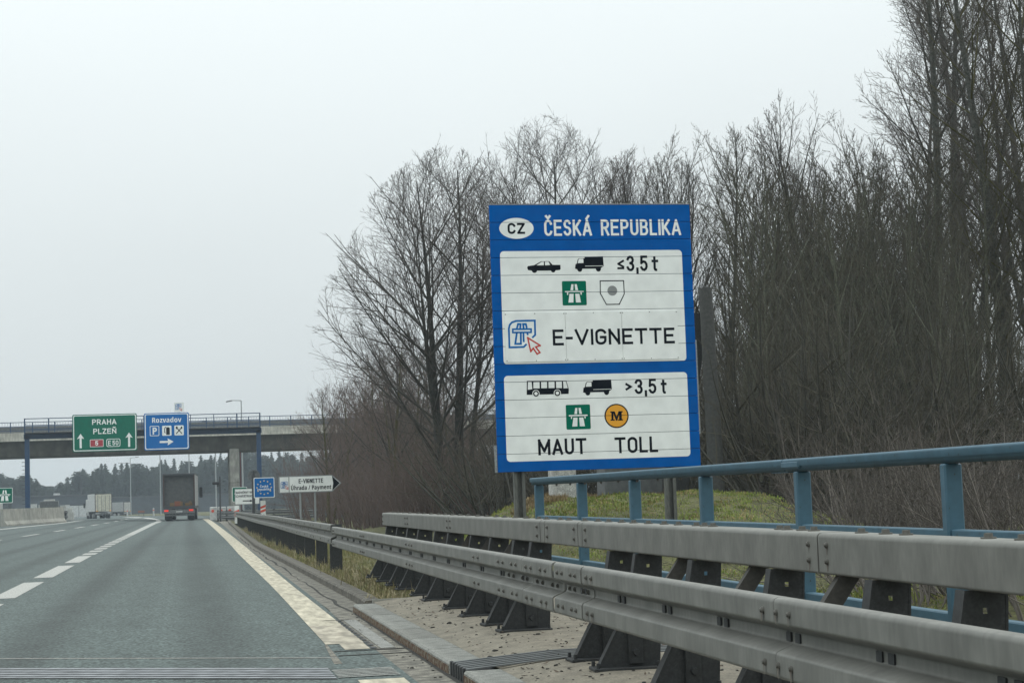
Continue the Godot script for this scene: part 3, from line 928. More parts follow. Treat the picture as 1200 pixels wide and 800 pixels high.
	t = thing("motorway_sign", "square green motorway sign above the concrete wall at the left edge", "road sign", P(-12.35, g, 118))
	y = 1.66 - g
	plate(t, "frame", rrect(0, y, 1.02, y + 1.0, 0.05), 0.0, 0.03, M.sign_white)
	plate(t, "board", rrect(0.03, y + 0.03, 0.99, y + 0.97, 0.04), 0.006, 0.004, M.sign_green)
	part(t, "motorway_symbol", print_mesh(motorway_polys(Vector2(0.51, y + 0.5), 0.95), 0.012), M.sign_white)
	tube_post(t, 0.1, -0.2, y + 0.9, -0.06, 0.04, M.pole)
	# striped marker boards behind the guard rail
	for q in [[3.72, 88.5, 0.6, "striped red and white marker board under the blue country sign"], [2.72, 100, 0.45, "small striped marker board beside the white transport board"]]:
		g = gy(q[0], q[1])
		t = thing("marker_board", q[3], "marker", P(q[0], g, q[1]), "striped marker boards behind the guard rail")
		var top := 1.22 - g if q[1] < 90 else 0.98 - g
		var w := 0.26
		plate(t, "board", rrect(0, 0.1, w, top, 0.03), 0.0, 0.05, M.sign_white)
		for k in 2:
			var yy := top - 0.36 - 0.2 * k
			plate(t, "red_band", pl([0.0, yy - 0.06, w, yy + 0.03, w, yy + 0.15, 0.0, yy + 0.06]), 0.005, 0.003, M.lamp_red if false else M.band_red)

func gantry() -> void:
	var d := 140.0
	var g := gy(5, d)
	var t := thing("sign_gantry", "dark blue steel sign gantry spanning the road with a railed catwalk", "gantry", P(-12.3, g, d))
	var w := 18.15
	var b := MB.new()
	for x in [0.0, w]:
		b = MB.new()
		b.cbox(Vector3(x, 3.5 - g / 2, 0), Vector3(0.36, 7.0 - g, 0.4), 0.02)
		var leg := part(t, "leg", b.mesh(), M.gantry)
		b = MB.new()
		var s := -1.0 if x == 0.0 else 1.0
		for k in 15: b.box(Vector3(x + s * 0.3, 1.6 + k * 0.3 - g, 0), Vector3(0.26, 0.035, 0.035))
		part(leg, "ladder_rung", b.mesh(), M.pole_dark, Vector3.ZERO, "stuff")
	b = MB.new()
	b.cbox(Vector3(w / 2, 6.92 - g, 0), Vector3(w + 0.5, 0.42, 0.4), 0.02)
	part(t, "beam", b.mesh(), M.gantry)
	b = MB.new()
	b.box(Vector3(w / 2, 7.16 - g, 0.45), Vector3(w + 0.3, 0.06, 0.9))
	part(t, "catwalk", b.mesh(), M.pole_dark)
	for y in [7.45, 7.75, 8.28]:
		b = MB.new()
		b.box(Vector3(w / 2, y - g, 0.9), Vector3(w + 0.3, 0.06, 0.05))
		part(t, "rail", b.mesh(), M.gantry)
	for i in 11:
		b = MB.new()
		b.box(Vector3(-0.1 + i * (w + 0.2) / 10, 7.72 - g, 0.9), Vector3(0.1 if i in [0, 1, 9, 10] else 0.06, 1.12, 0.06))
		part(t, "rail_post", b.mesh(), M.gantry)
	for x in [-0.1, 2.2, w - 2.2, w + 0.1]:
		b = MB.new()
		b.box(Vector3(x, 7.9 - g, 0.45), Vector3(0.08, 0.06, 0.9))
		part(t, "rail", b.mesh(), M.gantry)
	# green board
	var bw := 4.98; var bh := 2.95
	t = thing("overhead_sign", "large green overhead sign reading PRAHA PLZEŇ hung on the gantry", "road sign", P(-8.74, 5.55, d - 1.05))
	plate(t, "frame", rrect(0, 0, bw, bh, 0.12), 0.0, 0.06, M.sign_green)
	plate(t, "border", rrect(0.06, 0.06, bw - 0.06, bh - 0.06, 0.12), 0.008, 0.006, M.sign_white)
	plate(t, "board", rrect(0.13, 0.13, bw - 0.13, bh - 0.13, 0.1), 0.016, 0.006, M.sign_green)
	part(t, "lettering", print_mesh(text_polys("PRAHA", 1.52, 3.4, 2.12, 0.43, 0.075), 0.022), M.sign_white)
	part(t, "lettering", print_mesh(text_polys("PLZEŇ", 1.6, 3.38, 1.38, 0.43, 0.075), 0.022), M.sign_white)
	for x in [0.62, 4.36]:
		plate(t, "arrow", pl([x - 0.08, 0.3, x + 0.08, 0.3, x + 0.08, 1.08, x + 0.28, 1.02, x, 1.44, x - 0.28, 1.02, x - 0.08, 1.08]), 0.022, 0.004, M.sign_white)
	plate(t, "route_plate", rrect(1.33, 0.36, 2.38, 0.96, 0.04), 0.022, 0.004, M.sign_white)
	plate(t, "route_plate", rrect(1.37, 0.4, 2.34, 0.92, 0.03), 0.03, 0.004, M.sign_red)
	part(t, "lettering", print_mesh(text_polys("5", 1.74, 1.97, 0.48, 0.36, 0.07), 0.036), M.sign_white)
	plate(t, "route_plate", rrect(2.6, 0.34, 3.68, 0.98, 0.14), 0.022, 0.004, M.sign_white)
	plate(t, "route_plate", rrect(2.65, 0.39, 3.63, 0.93, 0.11), 0.03, 0.004, M.sign_green)
	part(t, "lettering", print_mesh(text_polys("E", 2.74, 2.95, 0.46, 0.38, 0.06), 0.036), M.sign_white)
	part(t, "lettering", print_mesh(text_polys("50", 3.07, 3.53, 0.46, 0.38, 0.06), 0.036), M.sign_white)
	for x in [1.0, 4.0]:
		b = MB.new(); b.box(Vector3(x, 1.4, -0.5), Vector3(0.1, 2.6, 0.8)); part(t, "bracket", b.mesh(), M.gantry)
	# blue board
	bw = 3.52; bh = 2.95
	t = thing("overhead_sign", "blue overhead sign reading Rozvadov with service symbols hung on the gantry", "road sign", P(-3.2, 5.52, d - 1.05))
	plate(t, "frame", rrect(0, 0, bw, bh, 0.12), 0.0, 0.06, M.icon_blue)
	plate(t, "border", rrect(0.06, 0.06, bw - 0.06, bh - 0.06, 0.12), 0.008, 0.006, M.sign_white)
	plate(t, "board", rrect(0.13, 0.13, bw - 0.13, bh - 0.13, 0.1), 0.016, 0.006, M.icon_blue)
	words(t, "Rozvadov", bw / 2, 2.38, 0.022, 0.56, M.sign_white, 0.92)
	for i in 3:
		var x := 0.44 + i * 0.96
		plate(t, "symbol_plate", rrect(x, 1.13, x + 0.74, 1.93, 0.08), 0.022, 0.004, M.sign_white)
		if i == 0:
			plate(t, "symbol_plate", rrect(x + 0.05, 1.18, x + 0.69, 1.88, 0.06), 0.03, 0.004, M.icon_blue)
			part(t, "lettering", print_mesh(text_polys("P", x + 0.22, x + 0.56, 1.26, 0.54, 0.11), 0.036), M.sign_white)
		elif i == 1:
			var f := [pl([x + 0.32, 1.2, x + 0.6, 1.2, x + 0.6, 1.72, x + 0.54, 1.8, x + 0.38, 1.8, x + 0.32, 1.72])]
			f.append_array(outline(pl([x + 0.34, 1.8, x + 0.26, 1.8, x + 0.2, 1.7, x + 0.2, 1.4, x + 0.26, 1.34]), 0.06, false))
			part(t, "fuel_symbol", print_mesh(f, 0.03), M.sign_black)
		else:
			var f := outline(pl([x + 0.14, 1.26, x + 0.58, 1.76]), 0.07, false)
			f.append_array(outline(pl([x + 0.6, 1.26, x + 0.18, 1.74]), 0.07, false))
			f.append(circle(Vector2(x + 0.19, 1.74), 0.08, 0.11, 12))
			f.append(circle(Vector2(x + 0.57, 1.74), 0.06, 0.1, 12))
			part(t, "cutlery_symbol", print_mesh(f, 0.03), M.sign_black)
	plate(t, "arrow", pl([1.2, 0.56, 1.85, 0.56, 1.82, 0.36, 2.28, 0.64, 1.82, 0.92, 1.85, 0.72, 1.2, 0.72]), 0.022, 0.004, M.sign_white)
	for x in [0.7, 2.8]:
		b = MB.new(); b.box(Vector3(x, 1.4, -0.5), Vector3(0.1, 2.6, 0.8)); part(t, "bracket", b.mesh(), M.gantry)
	t = thing("vignette_plate", "small white plate with a blue icon above the blue overhead sign", "road sign", P(-0.82, 8.5, d - 1.0))
	plate(t, "board", rrect(0, 0, 0.76, 0.78, 0.03), 0.0, 0.04, M.sign_white)
	ic_on(t, 0.1, 0.1, 1.15)
	b = MB.new(); b.box(Vector3(0.38, -0.1, -0.08), Vector3(0.08, 0.5, 0.06)); part(t, "bracket", b.mesh(), M.pole)

func ic_on(t: Node3D, x: float, y: float, k: float) -> void:
	var ic := icon_polys(Vector2(x, y), k)
	part(t, "icon", print_mesh(ic[0], 0.008), M.icon_blue)
	part(t, "icon_pointer", print_mesh(ic[1], 0.008), M.icon_red)

# ---------------------------------------------------------------- the bridge over the road
func overpass() -> void:
	var d := 165.0
	var t := thing("overpass", "long concrete road bridge crossing over the motorway with a railing", "bridge", P(0, 0, d))
	var x0 := -75.0; var x1 := 34.0
	var b := MB.new()
	b.poly(pl([-8.2, 7.55, -7.2, 6.08, -0.9, 6.08, 0.0, 7.55]), Transform3D(Basis(Vector3.BACK, Vector3.UP, Vector3.LEFT), Vector3(x0, 0, -0.5)), x1 - x0)
	# girder: a trapezoid drawn along the bridge
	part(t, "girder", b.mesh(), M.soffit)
	b = MB.new()
	b.box(Vector3((x0 + x1) / 2, 7.75, -4.5), Vector3(x1 - x0, 0.4, 8.2))
	part(t, "deck", b.mesh(), M.concrete)
	for k in 12:
		b = MB.new()
		var w := (x1 - x0) / 12.0
		b.cbox(Vector3(x0 + w * (k + 0.5), 7.9, -0.12), Vector3(w - 0.03, 0.78, 0.3), 0.02)
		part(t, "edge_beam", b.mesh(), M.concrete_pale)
	b = MB.new()
	b.box(Vector3((x0 + x1) / 2, 7.9, -8.7), Vector3(x1 - x0, 0.78, 0.3))
	part(t, "edge_beam", b.mesh(), M.concrete_pale)
	for z in [-0.15, -8.6]:
		for y in [9.28, 8.5]:
			b = MB.new(); b.box(Vector3((x0 + x1) / 2, y, z), Vector3(x1 - x0, 0.06, 0.06)); part(t, "rail", b.mesh(), M.gantry)
		b = MB.new()
		for i in int((x1 - x0) / 2.0): b.box(Vector3(x0 + 1 + i * 2.0, 8.8, z), Vector3(0.09, 1.0, 0.07))
		part(t, "rail_post", b.mesh(), M.gantry, Vector3.ZERO, "stuff")
		b = MB.new()
		for i in int((x1 - x0) / 0.25): b.box(Vector3(x0 + i * 0.25, 8.9, z), Vector3(0.018, 0.76, 0.018))
		part(t, "baluster", b.mesh(), M.guard_far, Vector3.ZERO, "stuff")
	for z in [-1.0, -7.8]:
		b = MB.new(); b.box(Vector3((x0 + x1) / 2, 8.72, z), Vector3(x1 - x0, 0.34, 0.1))
		part(t, "crash_barrier", b.mesh(), M.guard_far)
	for q in [[4.6, -1.6], [4.6, -7.0], [-24.0, -1.6], [-24.0, -7.0]]:
		b = MB.new()
		b.cbox(Vector3(q[0], 2.8, q[1]), Vector3(0.95, 7.0, 0.95), 0.08)
		var pr := part(t, "pier", b.mesh(), M.concrete)
		if q[0] > 0 and q[1] > -2:
			b = MB.new(); b.tube(Vector3(q[0] + 0.58, -0.6, q[1]), Vector3(q[0] + 0.58, 6.0, q[1]), 0.07, 0.07, 8)
			part(pr, "drain_pipe", b.mesh(), M.pipe_red)
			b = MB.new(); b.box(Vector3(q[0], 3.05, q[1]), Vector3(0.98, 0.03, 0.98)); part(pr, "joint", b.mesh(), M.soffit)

# ---------------------------------------------------------------- crash barriers
func beam_profile() -> PackedVector2Array:                       # x: to the right of the travel (away from the road), y from the underside
	return pl([0.075, 0.004, 0.02, 0.0, 0.006, 0.006, 0.0, 0.02, 0.0, 0.09, 0.008, 0.103, 0.07, 0.128, 0.078, 0.14, 0.078, 0.17, 0.07, 0.182, 0.008, 0.207, 0.0, 0.22, 0.0, 0.288, 0.006, 0.303, 0.02, 0.31, 0.075, 0.306,
		0.075, 0.3, 0.024, 0.303, 0.008, 0.286, 0.008, 0.222, 0.016, 0.212, 0.086, 0.186, 0.086, 0.124, 0.016, 0.098, 0.008, 0.088, 0.008, 0.022, 0.024, 0.007, 0.075, 0.01])

func bolt_mesh(r: float, h: float) -> ArrayMesh:                  # a round headed bolt that points towards -x
	var b := MB.new()
	b.tube(Vector3(0, 0, 0), Vector3(-h * 0.5, 0, 0), r, r, 8)
	b.tube(Vector3(-h * 0.5, 0, 0), Vector3(-h, 0, 0), r * 0.8, r * 0.45, 8)
	return b.mesh()

func near_barrier() -> void:
	var t := thing("crash_barrier", "massive grey double steel crash barrier with dark posts beside the kerb", "crash barrier", P(2.2, 0, 9))
	var z0 := 9.0
	var xl := 0.0
	# front beam in its lengths, each nearer one lapped over the next
	var segs := [[1.5, 6.29, 0.0, 0.0], [6.3, 9.68, 0.002, 0.0], [9.55, 10.275, -0.004, 0.0], [10.31, 11.26, -0.010, 0.0], [11.295, 12.31, -0.005, 0.0], [12.25, 17.3, 0.0, 0.0], [17.25, 22.0, 0.002, 0.001], [21.95, 26.66, 0.003, 0.003]]
	var prof := beam_profile()
	var bm := bolt_mesh(0.014, 0.014)
	for s in segs:
		var b := MB.new()
		b.sweep(prof, PackedVector3Array([Vector3(xl + s[2], 0.455 + s[3], z0 - s[0]), Vector3(xl + s[2], 0.455 + s[3], z0 - s[1])]))
		var seg := part(t, "beam_length", b.mesh(), M.zinc)
		if s[1] - s[0] < 1.1:
			for k in 4:
				var z: float = z0 - lerpf(s[0], s[1], [0.18, 0.34, 0.66, 0.84][k])
				for y in [0.055, 0.155, 0.255]: part(seg, "bolt", bm, M.bolt, Vector3(xl + s[2] + (0.076 if y == 0.155 else 0.0), 0.455 + y, z))
	for d in [3.2, 3.4, 6.12, 6.26, 6.42, 9.3, 9.42, 13.05, 13.25, 17.0, 17.2, 17.45, 21.7, 21.9, 22.15, 26.2, 26.4]:
		for y in [0.055, 0.255]: part(t, "bolt", bm, M.bolt, Vector3(xl + 0.001, 0.455 + y, z0 - d))
	rng.seed = 15
	var stm := MB.new()
	for d in [3.2, 3.4, 6.12, 6.26, 6.42, 9.3, 9.42, 10.5, 10.65, 10.95, 11.1, 13.05, 13.25, 17.0, 17.2, 21.7]:
		for y in [0.455, 0.66]:
			var w := rng.randf_range(0.006, 0.014)
			var x0 := -0.013 if d > 10.3 and d < 11.25 else -0.0062
			stm.quad(Vector3(x0, y + 0.055, z0 - d + w), Vector3(x0, y + 0.055, z0 - d - w), Vector3(x0, y + rng.randf_range(0.0, 0.025), z0 - d - w * 0.4), Vector3(x0, y + 0.005, z0 - d + w * 0.4))
	for d in [6.92, 7.135, 11.40, 11.75, 12.66, 13.04, 17.5, 17.71, 20.97, 21.19]:
		for y in [0.055, 0.125]:
			var w := rng.randf_range(0.006, 0.016)
			stm.quad(Vector3(0.4688, 0.805 + y, z0 - d + w), Vector3(0.4688, 0.805 + y, z0 - d - w), Vector3(0.4688, 0.805 + y - rng.randf_range(0.03, 0.05), z0 - d - w * 0.3), Vector3(0.4688, 0.805 + y - 0.04, z0 - d + w * 0.3))
	part(t, "rust_streak", stm.mesh(), M.streak, Vector3.ZERO, "stuff")
	var slot := MB.new()
	slot.box(Vector3(0, 0, 0), Vector3(0.012, 0.036, 0.05))
	var slot_mesh := slot.mesh()
	for i in 26:
		var d := 3.6 + i * 0.88
		part(t, "fixing_plate", slot_mesh, M.post_dark, Vector3(xl + 0.077, 0.61, z0 - d))
		part(t, "fixing_plate", slot_mesh, M.post_dark, Vector3(xl + 0.077, 0.61, z0 - d - 0.1))
	# box beam along the post tops
	var boxp := PackedVector2Array()
	for q in [[0.165, 0.0, 0.012, -90], [0.165, 0.175, 0.022, 0], [0.0, 0.175, 0.022, 90], [0.0, 0.0, 0.012, 180]]:
		var r: float = q[2]
		var cx: float = q[0] - r if q[0] > 0.1 else r
		var cy: float = q[1] - r if q[1] > 0.1 else r
		boxp.append_array(arc(cx, cy, r, r, q[3], q[3] + 90, 4))
	var bx := 0.47
	for s in [[1.5, 7.02], [7.035, 11.50], [11.515, 11.63], [11.65, 12.76], [12.78, 12.92], [12.94, 17.6], [17.615, 21.07], [21.085, 23.76]]:
		var b := MB.new()
		b.sweep(boxp, PackedVector3Array([Vector3(bx, 0.805, z0 - s[0]), Vector3(bx, 0.805, z0 - s[1])]))
		var seg := part(t, "box_beam", b.mesh(), M.zinc_face)
		if s[1] - s[0] > 0.5:
			for e in [s[0] + 0.1, s[1] - 0.1]:
				for y in [0.055, 0.125]: part(seg, "bolt", bm, M.bolt, Vector3(bx, 0.805 + y, z0 - e))
	var hm := MB.new()
	hm.tube(Vector3(0, 0, 0), Vector3(0, 0.006, 0), 0.028, 0.028, 12)
	hm.tube(Vector3(0, 0.006, 0), Vector3(0, 0.02, 0), 0.017, 0.015, 6)
	var head := hm.mesh()
	for d in [4.2, 4.5, 5.35, 5.6, 6.3, 6.5, 6.75, 7.3, 7.45, 7.65, 7.75, 8.8, 8.95, 9.1, 9.45, 9.75, 10.1, 10.45, 10.75, 11.1, 11.4, 11.8, 12.3, 12.6, 13.1, 13.4, 13.9, 14.4, 14.9, 15.3, 15.8, 16.3, 16.9, 17.4, 17.9, 18.4, 18.9, 19.5, 20.1, 20.6, 21.4, 22, 22.6, 23.2]:
		part(t, "top_bolt", head, M.bolt, Vector3(bx + 0.09, 0.98, z0 - d))
	# posts
	var pmesh := MB.new()
	var l0 := Vector2(0.22, 0.135)                                # left foot, right foot, top right, top left
	var web := pl([0.22, 0.135, 0.58, 0.135, 0.62, 0.803, 0.475, 0.803, 0.42, 0.5])
	var hole := Vector2(0.54, 0.73)
	for cut in [pl([0, 0, 1, 0, 1, hole.y - 0.01, 0, hole.y - 0.01]), pl([0, hole.y + 0.01, 1, hole.y + 0.01, 1, 1, 0, 1]), pl([0, hole.y - 0.01, hole.x - 0.01, hole.y - 0.01, hole.x - 0.01, hole.y + 0.01, 0, hole.y + 0.01]), pl([hole.x + 0.01, hole.y - 0.01, 1, hole.y - 0.01, 1, hole.y + 0.01, hole.x + 0.01, hole.y + 0.01])]:
		for c in Geometry2D.intersect_polygons(web, cut): pmesh.poly(c, Transform3D.IDENTITY, 0.008)
	pmesh.poly(pl([0.21, 0.135, 0.22, 0.135, 0.42, 0.5, 0.475, 0.803, 0.465, 0.803, 0.41, 0.5]), Transform3D(Basis.IDENTITY, Vector3(0, 0, 0.002)), 0.075)
	pmesh.poly(pl([0.58, 0.135, 0.59, 0.135, 0.63, 0.803, 0.62, 0.803]), Transform3D(Basis.IDENTITY, Vector3(0, 0, 0.002)), 0.075)
	var pm := pmesh.mesh()
	var bp := MB.new()
	bp.cbox(Vector3(0.385, 0.125, -0.03), Vector3(0.42, 0.02, 0.2), 0.004)
	for q in [[0.2, 0.05], [0.2, -0.11], [0.57, 0.05], [0.57, -0.11]]: bp.tube(Vector3(q[0], 0.13, q[1]), Vector3(q[0], 0.165, q[1]), 0.013, 0.011, 6)
	var bpm := bp.mesh()
	var br := MB.new()
	br.cbox(Vector3(0.44, 0.27, 0.015), Vector3(0.09, 0.24, 0.02), 0.004)
	br.tube(Vector3(0.44, 0.22, 0.025), Vector3(0.44, 0.22, 0.045), 0.022, 0.018, 8)
	var brm := br.mesh()
	var sp := MB.new()
	sp.box(Vector3(0.26, 0.61, -0.05), Vector3(0.35, 0.16, 0.05))
	var spm := sp.mesh()
	for d in [2.0, 3.2, 4.4, 5.62, 6.43, 7.65, 8.87, 10.1, 10.71, 13.24, 13.95, 15.1, 16.2, 17.6, 18.6, 19.9, 20.9, 22.0, 23.2]:
		var pst := part(t, "post", pm, M.post_dark, Vector3(0, 0, z0 - d))
		pst.rotation.y = 0.05 * sin(d * 7.3)
		part(pst, "base_plate", bpm, M.post_dark)
		part(pst, "bracket", brm, M.post_dark)
		part(pst, "spacer", spm, M.post_dark)
	for d in [6.9, 8.05, 9.3, 14.3, 15.45, 16.6, 18.0]:
		var b := MB.new()
		b.bar(Vector3(0.56, 0.81, z0 - d), Vector3(0.3, 0.42, z0 - d - 0.05), 0.085, 0.075)
		part(t, "strut", b.mesh(), M.strut)

func far_barrier_run(t: Node3D, path: Array, from: float, to: float, piece: float, post_gap: float, top: float, origin: Vector3, m: Material, wide := 0.11) -> void:
	var prof := beam_profile()
	var d := from
	var bm := bolt_mesh(0.014, 0.014)
	while d < to - 0.1:
		var e := minf(d + piece, to)
		var pts := PackedVector3Array()
		for k in 3:
			var q := lerpf(d, e + 0.03, k / 2.0)
			pts.append(P(along(path, q), gy(along(path, q), q) + top - 0.31, q) - origin)
		var b := MB.new()
		b.sweep(prof, pts)
		var seg := part(t, "beam_length", b.mesh(), m)
		if d < 40:
			for k in 3:
				for y in [0.055, 0.155, 0.255]: part(seg, "bolt", bm, M.bolt, pts[0].lerp(pts[2], 0.1 + 0.4 * k) + Vector3(0.076 if y == 0.155 else 0.0, y, 0))
		d = e
	var pm := MB.new()
	pm.box(Vector3(wide / 2, -0.2, 0), Vector3(wide, 1.2, 0.008))
	pm.box(Vector3(0.005, -0.2, -0.025), Vector3(0.008, 1.2, 0.05))
	pm.box(Vector3(wide - 0.004, -0.2, -0.025), Vector3(0.008, 1.2, 0.05))
	var pmm := pm.mesh()
	var x := from + 1.3
	while x < to:
		part(t, "post", pmm, M.post_dark, P(along(path, x) + 0.09, gy(0, x) + top - 0.42, x) - origin)
		x += post_gap

func barriers() -> void:
	near_barrier()
	var o := P(2.25, 0, 27)
	var t := thing("guard_rail", "long grey steel guard rail running on along the curving road edge", "guard rail", o)
	far_barrier_run(t, [[26.7, 2.19], [36, 2.2], [58, 2.3], [90, 2.62], [110, 2.86]], 26.72, 110, 4.0, 3.05, 0.80, o, M.zinc, 0.2)
	o = P(2.6, gy(2.6, 128), 128)
	t = thing("guard_rail", "distant grey guard rail turning off to the right below the bridge pier", "guard rail", o)
	var prof := beam_profile()
	var pts := PackedVector3Array()
	for q in [[2.5, 142], [3.0, 133], [4.0, 127], [6.0, 121], [9.0, 117], [14.0, 114]]:
		pts.append(P(q[0], gy(q[0], q[1]) + 0.45, q[1]) - o)
	for k in pts.size() - 1:
		var b := MB.new()
		b.sweep(prof, PackedVector3Array([pts[k], pts[k + 1]]))
		b.sweep(prof, PackedVector3Array([pts[k] + Vector3(0, -0.34, 0), pts[k + 1] + Vector3(0, -0.34, 0)]))
		part(t, "beam_length", b.mesh(), M.guard_far)
		b = MB.new()
		b.box(pts[k] + Vector3(0.02, -0.1, -0.12), Vector3(0.14, 0.95, 0.1))
		part(t, "post", b.mesh(), M.post_dark)
	# steel rail and concrete wall by the left carriageway
	o = P(-12.2, 0, 150)
	t = thing("guard_rail", "short dark guard rail behind the end of the concrete wall on the left", "guard rail", o)
	for y in [0.25, 0.62]:
		var b := MB.new()
		b.sweep(prof, PackedVector3Array([Vector3(0.3, y, 2.5), Vector3(1.6, y, -10)]))
		part(t, "beam_length", b.mesh(), M.guard_far)
	for k in 5:
		var b := MB.new(); b.box(Vector3(0.5 + 0.25 * k, 0.4, 1.5 - 2.6 * k), Vector3(0.14, 0.95, 0.1)); part(t, "post", b.mesh(), M.post_dark)
	o = P(-13.2, 0, 130)
	t = thing("concrete_wall", "pale concrete safety wall of joined segments beside the left lane", "safety barrier", o)
	var a := Vector3(-0.15, 0, -1.0); var z := Vector3(3.0, 0, -18.0)
	var cp := pl([-0.36, -0.25, 0.36, -0.25, 0.36, 0.12, 0.16, 0.38, 0.11, 1.28, -0.11, 1.28, -0.16, 0.38, -0.36, 0.12])
	for k in 5:
		var b := MB.new()
		b.sweep(cp, PackedVector3Array([a.lerp(z, k / 5.0), a.lerp(z, (k + 0.985) / 5.0)]), false)
		part(t, "wall_segment", b.mesh(), M.concrete)
	# sloping end of the wall at the frame's edge
	o = P(-13.7, 0, 122)
	t = thing("barrier_end", "dark sloping barrier end before the concrete wall at the left edge", "safety barrier", o)
	var b := MB.new()
	b.sweep(pl([-0.3, -0.2, 0.3, -0.2, 0.12, 0.75, -0.12, 0.75]), PackedVector3Array([Vector3(-1.6, 0, 4), Vector3(0.1, 0, -7)]), false)
	part(t, "block", b.mesh(), M.guard_far)

func handrail() -> void:
	var X := 3.62
	var t := thing("handrail", "blue painted steel handrail with three rails behind the crash barrier", "railing", P(X, 0, 10))
	var z0 := 10.0
	var ends := [1.5, 9.93, 17.75]
	for i in 2:
		var b := MB.new()
		var pr := PackedVector2Array()                           # rounded cap over a narrower channel
		pr.append_array(pl([-0.032, 0.0, 0.032, 0.0, 0.032, 0.03, 0.048, 0.032]))
		pr.append_array(arc(0.034, 0.062, 0.016, 0.014, 0, 90, 4))
		pr.append_array(arc(-0.034, 0.062, 0.016, 0.014, 90, 180, 4))
		pr.append_array(pl([-0.048, 0.032, -0.032, 0.03]))
		b.sweep(pr, PackedVector3Array([Vector3(0, 1.266, z0 - ends[i] - (0.012 if i else 0.0)), Vector3(0, 1.266, z0 - ends[i + 1])]))
		part(t, "top_rail", b.mesh(), M.rail_blue)
	var sl := MB.new()
	sl.cbox(Vector3(0, 1.306, z0 - 9.8), Vector3(0.108, 0.05, 0.3), 0.012)
	sl.box(Vector3(0, 1.27, z0 - 10.05), Vector3(0.05, 0.02, 0.3))
	part(t, "rail_sleeve", sl.mesh(), M.rail_blue)
	var posts := [1.95, 3.9, 5.83, 7.7, 9.73, 11.67, 13.63, 15.55, 17.52]
	var pm := MB.new()
	pm.cbox(Vector3(0, 0.685, 0), Vector3(0.092, 1.16, 0.06), 0.008)
	pm.cbox(Vector3(0, 0.11, 0), Vector3(0.2, 0.02, 0.16), 0.003)
	var pmm := pm.mesh()
	for d in posts: part(t, "post", pmm, M.rail_blue, Vector3(0, 0, z0 - d))
	for i in posts.size() - 1:
		for y in [0.525, 0.925]:
			var b := MB.new()
			var l: float = posts[i + 1] - posts[i] - 0.06
			b.cbox(Vector3(0, y, z0 - (posts[i] + posts[i + 1]) / 2), Vector3(0.06, 0.05, l), 0.006)
			part(t, "middle_rail" if y > 0.7 else "lower_rail", b.mesh(), M.rail_blue)
	var nut := MB.new()
	nut.tube(Vector3(0, 0, 0), Vector3(0, -0.02, 0), 0.012, 0.01, 6)
	var nm := nut.mesh()
	for i in 24: part(t, "bolt", nm, M.bolt, Vector3(0, 1.268, z0 - 3.0 - i * 0.62))

# ---------------------------------------------------------------- vehicles
func wheel(t: Node3D, x: float, z: float, r := 0.5, w := 0.3) -> void:
	var b := MB.new()
	b.tube(Vector3(x - w / 2, r, z), Vector3(x + w / 2, r, z), r, r, 20)
	var o := part(t, "wheel", b.mesh(), M.rubber)
	b = MB.new()
	b.tube(Vector3(x - w / 2 - 0.01, r, z), Vector3(x + w / 2 + 0.01, r, z), r * 0.55, r * 0.55, 14)
	part(o, "rim", b.mesh(), M.lorry_light)

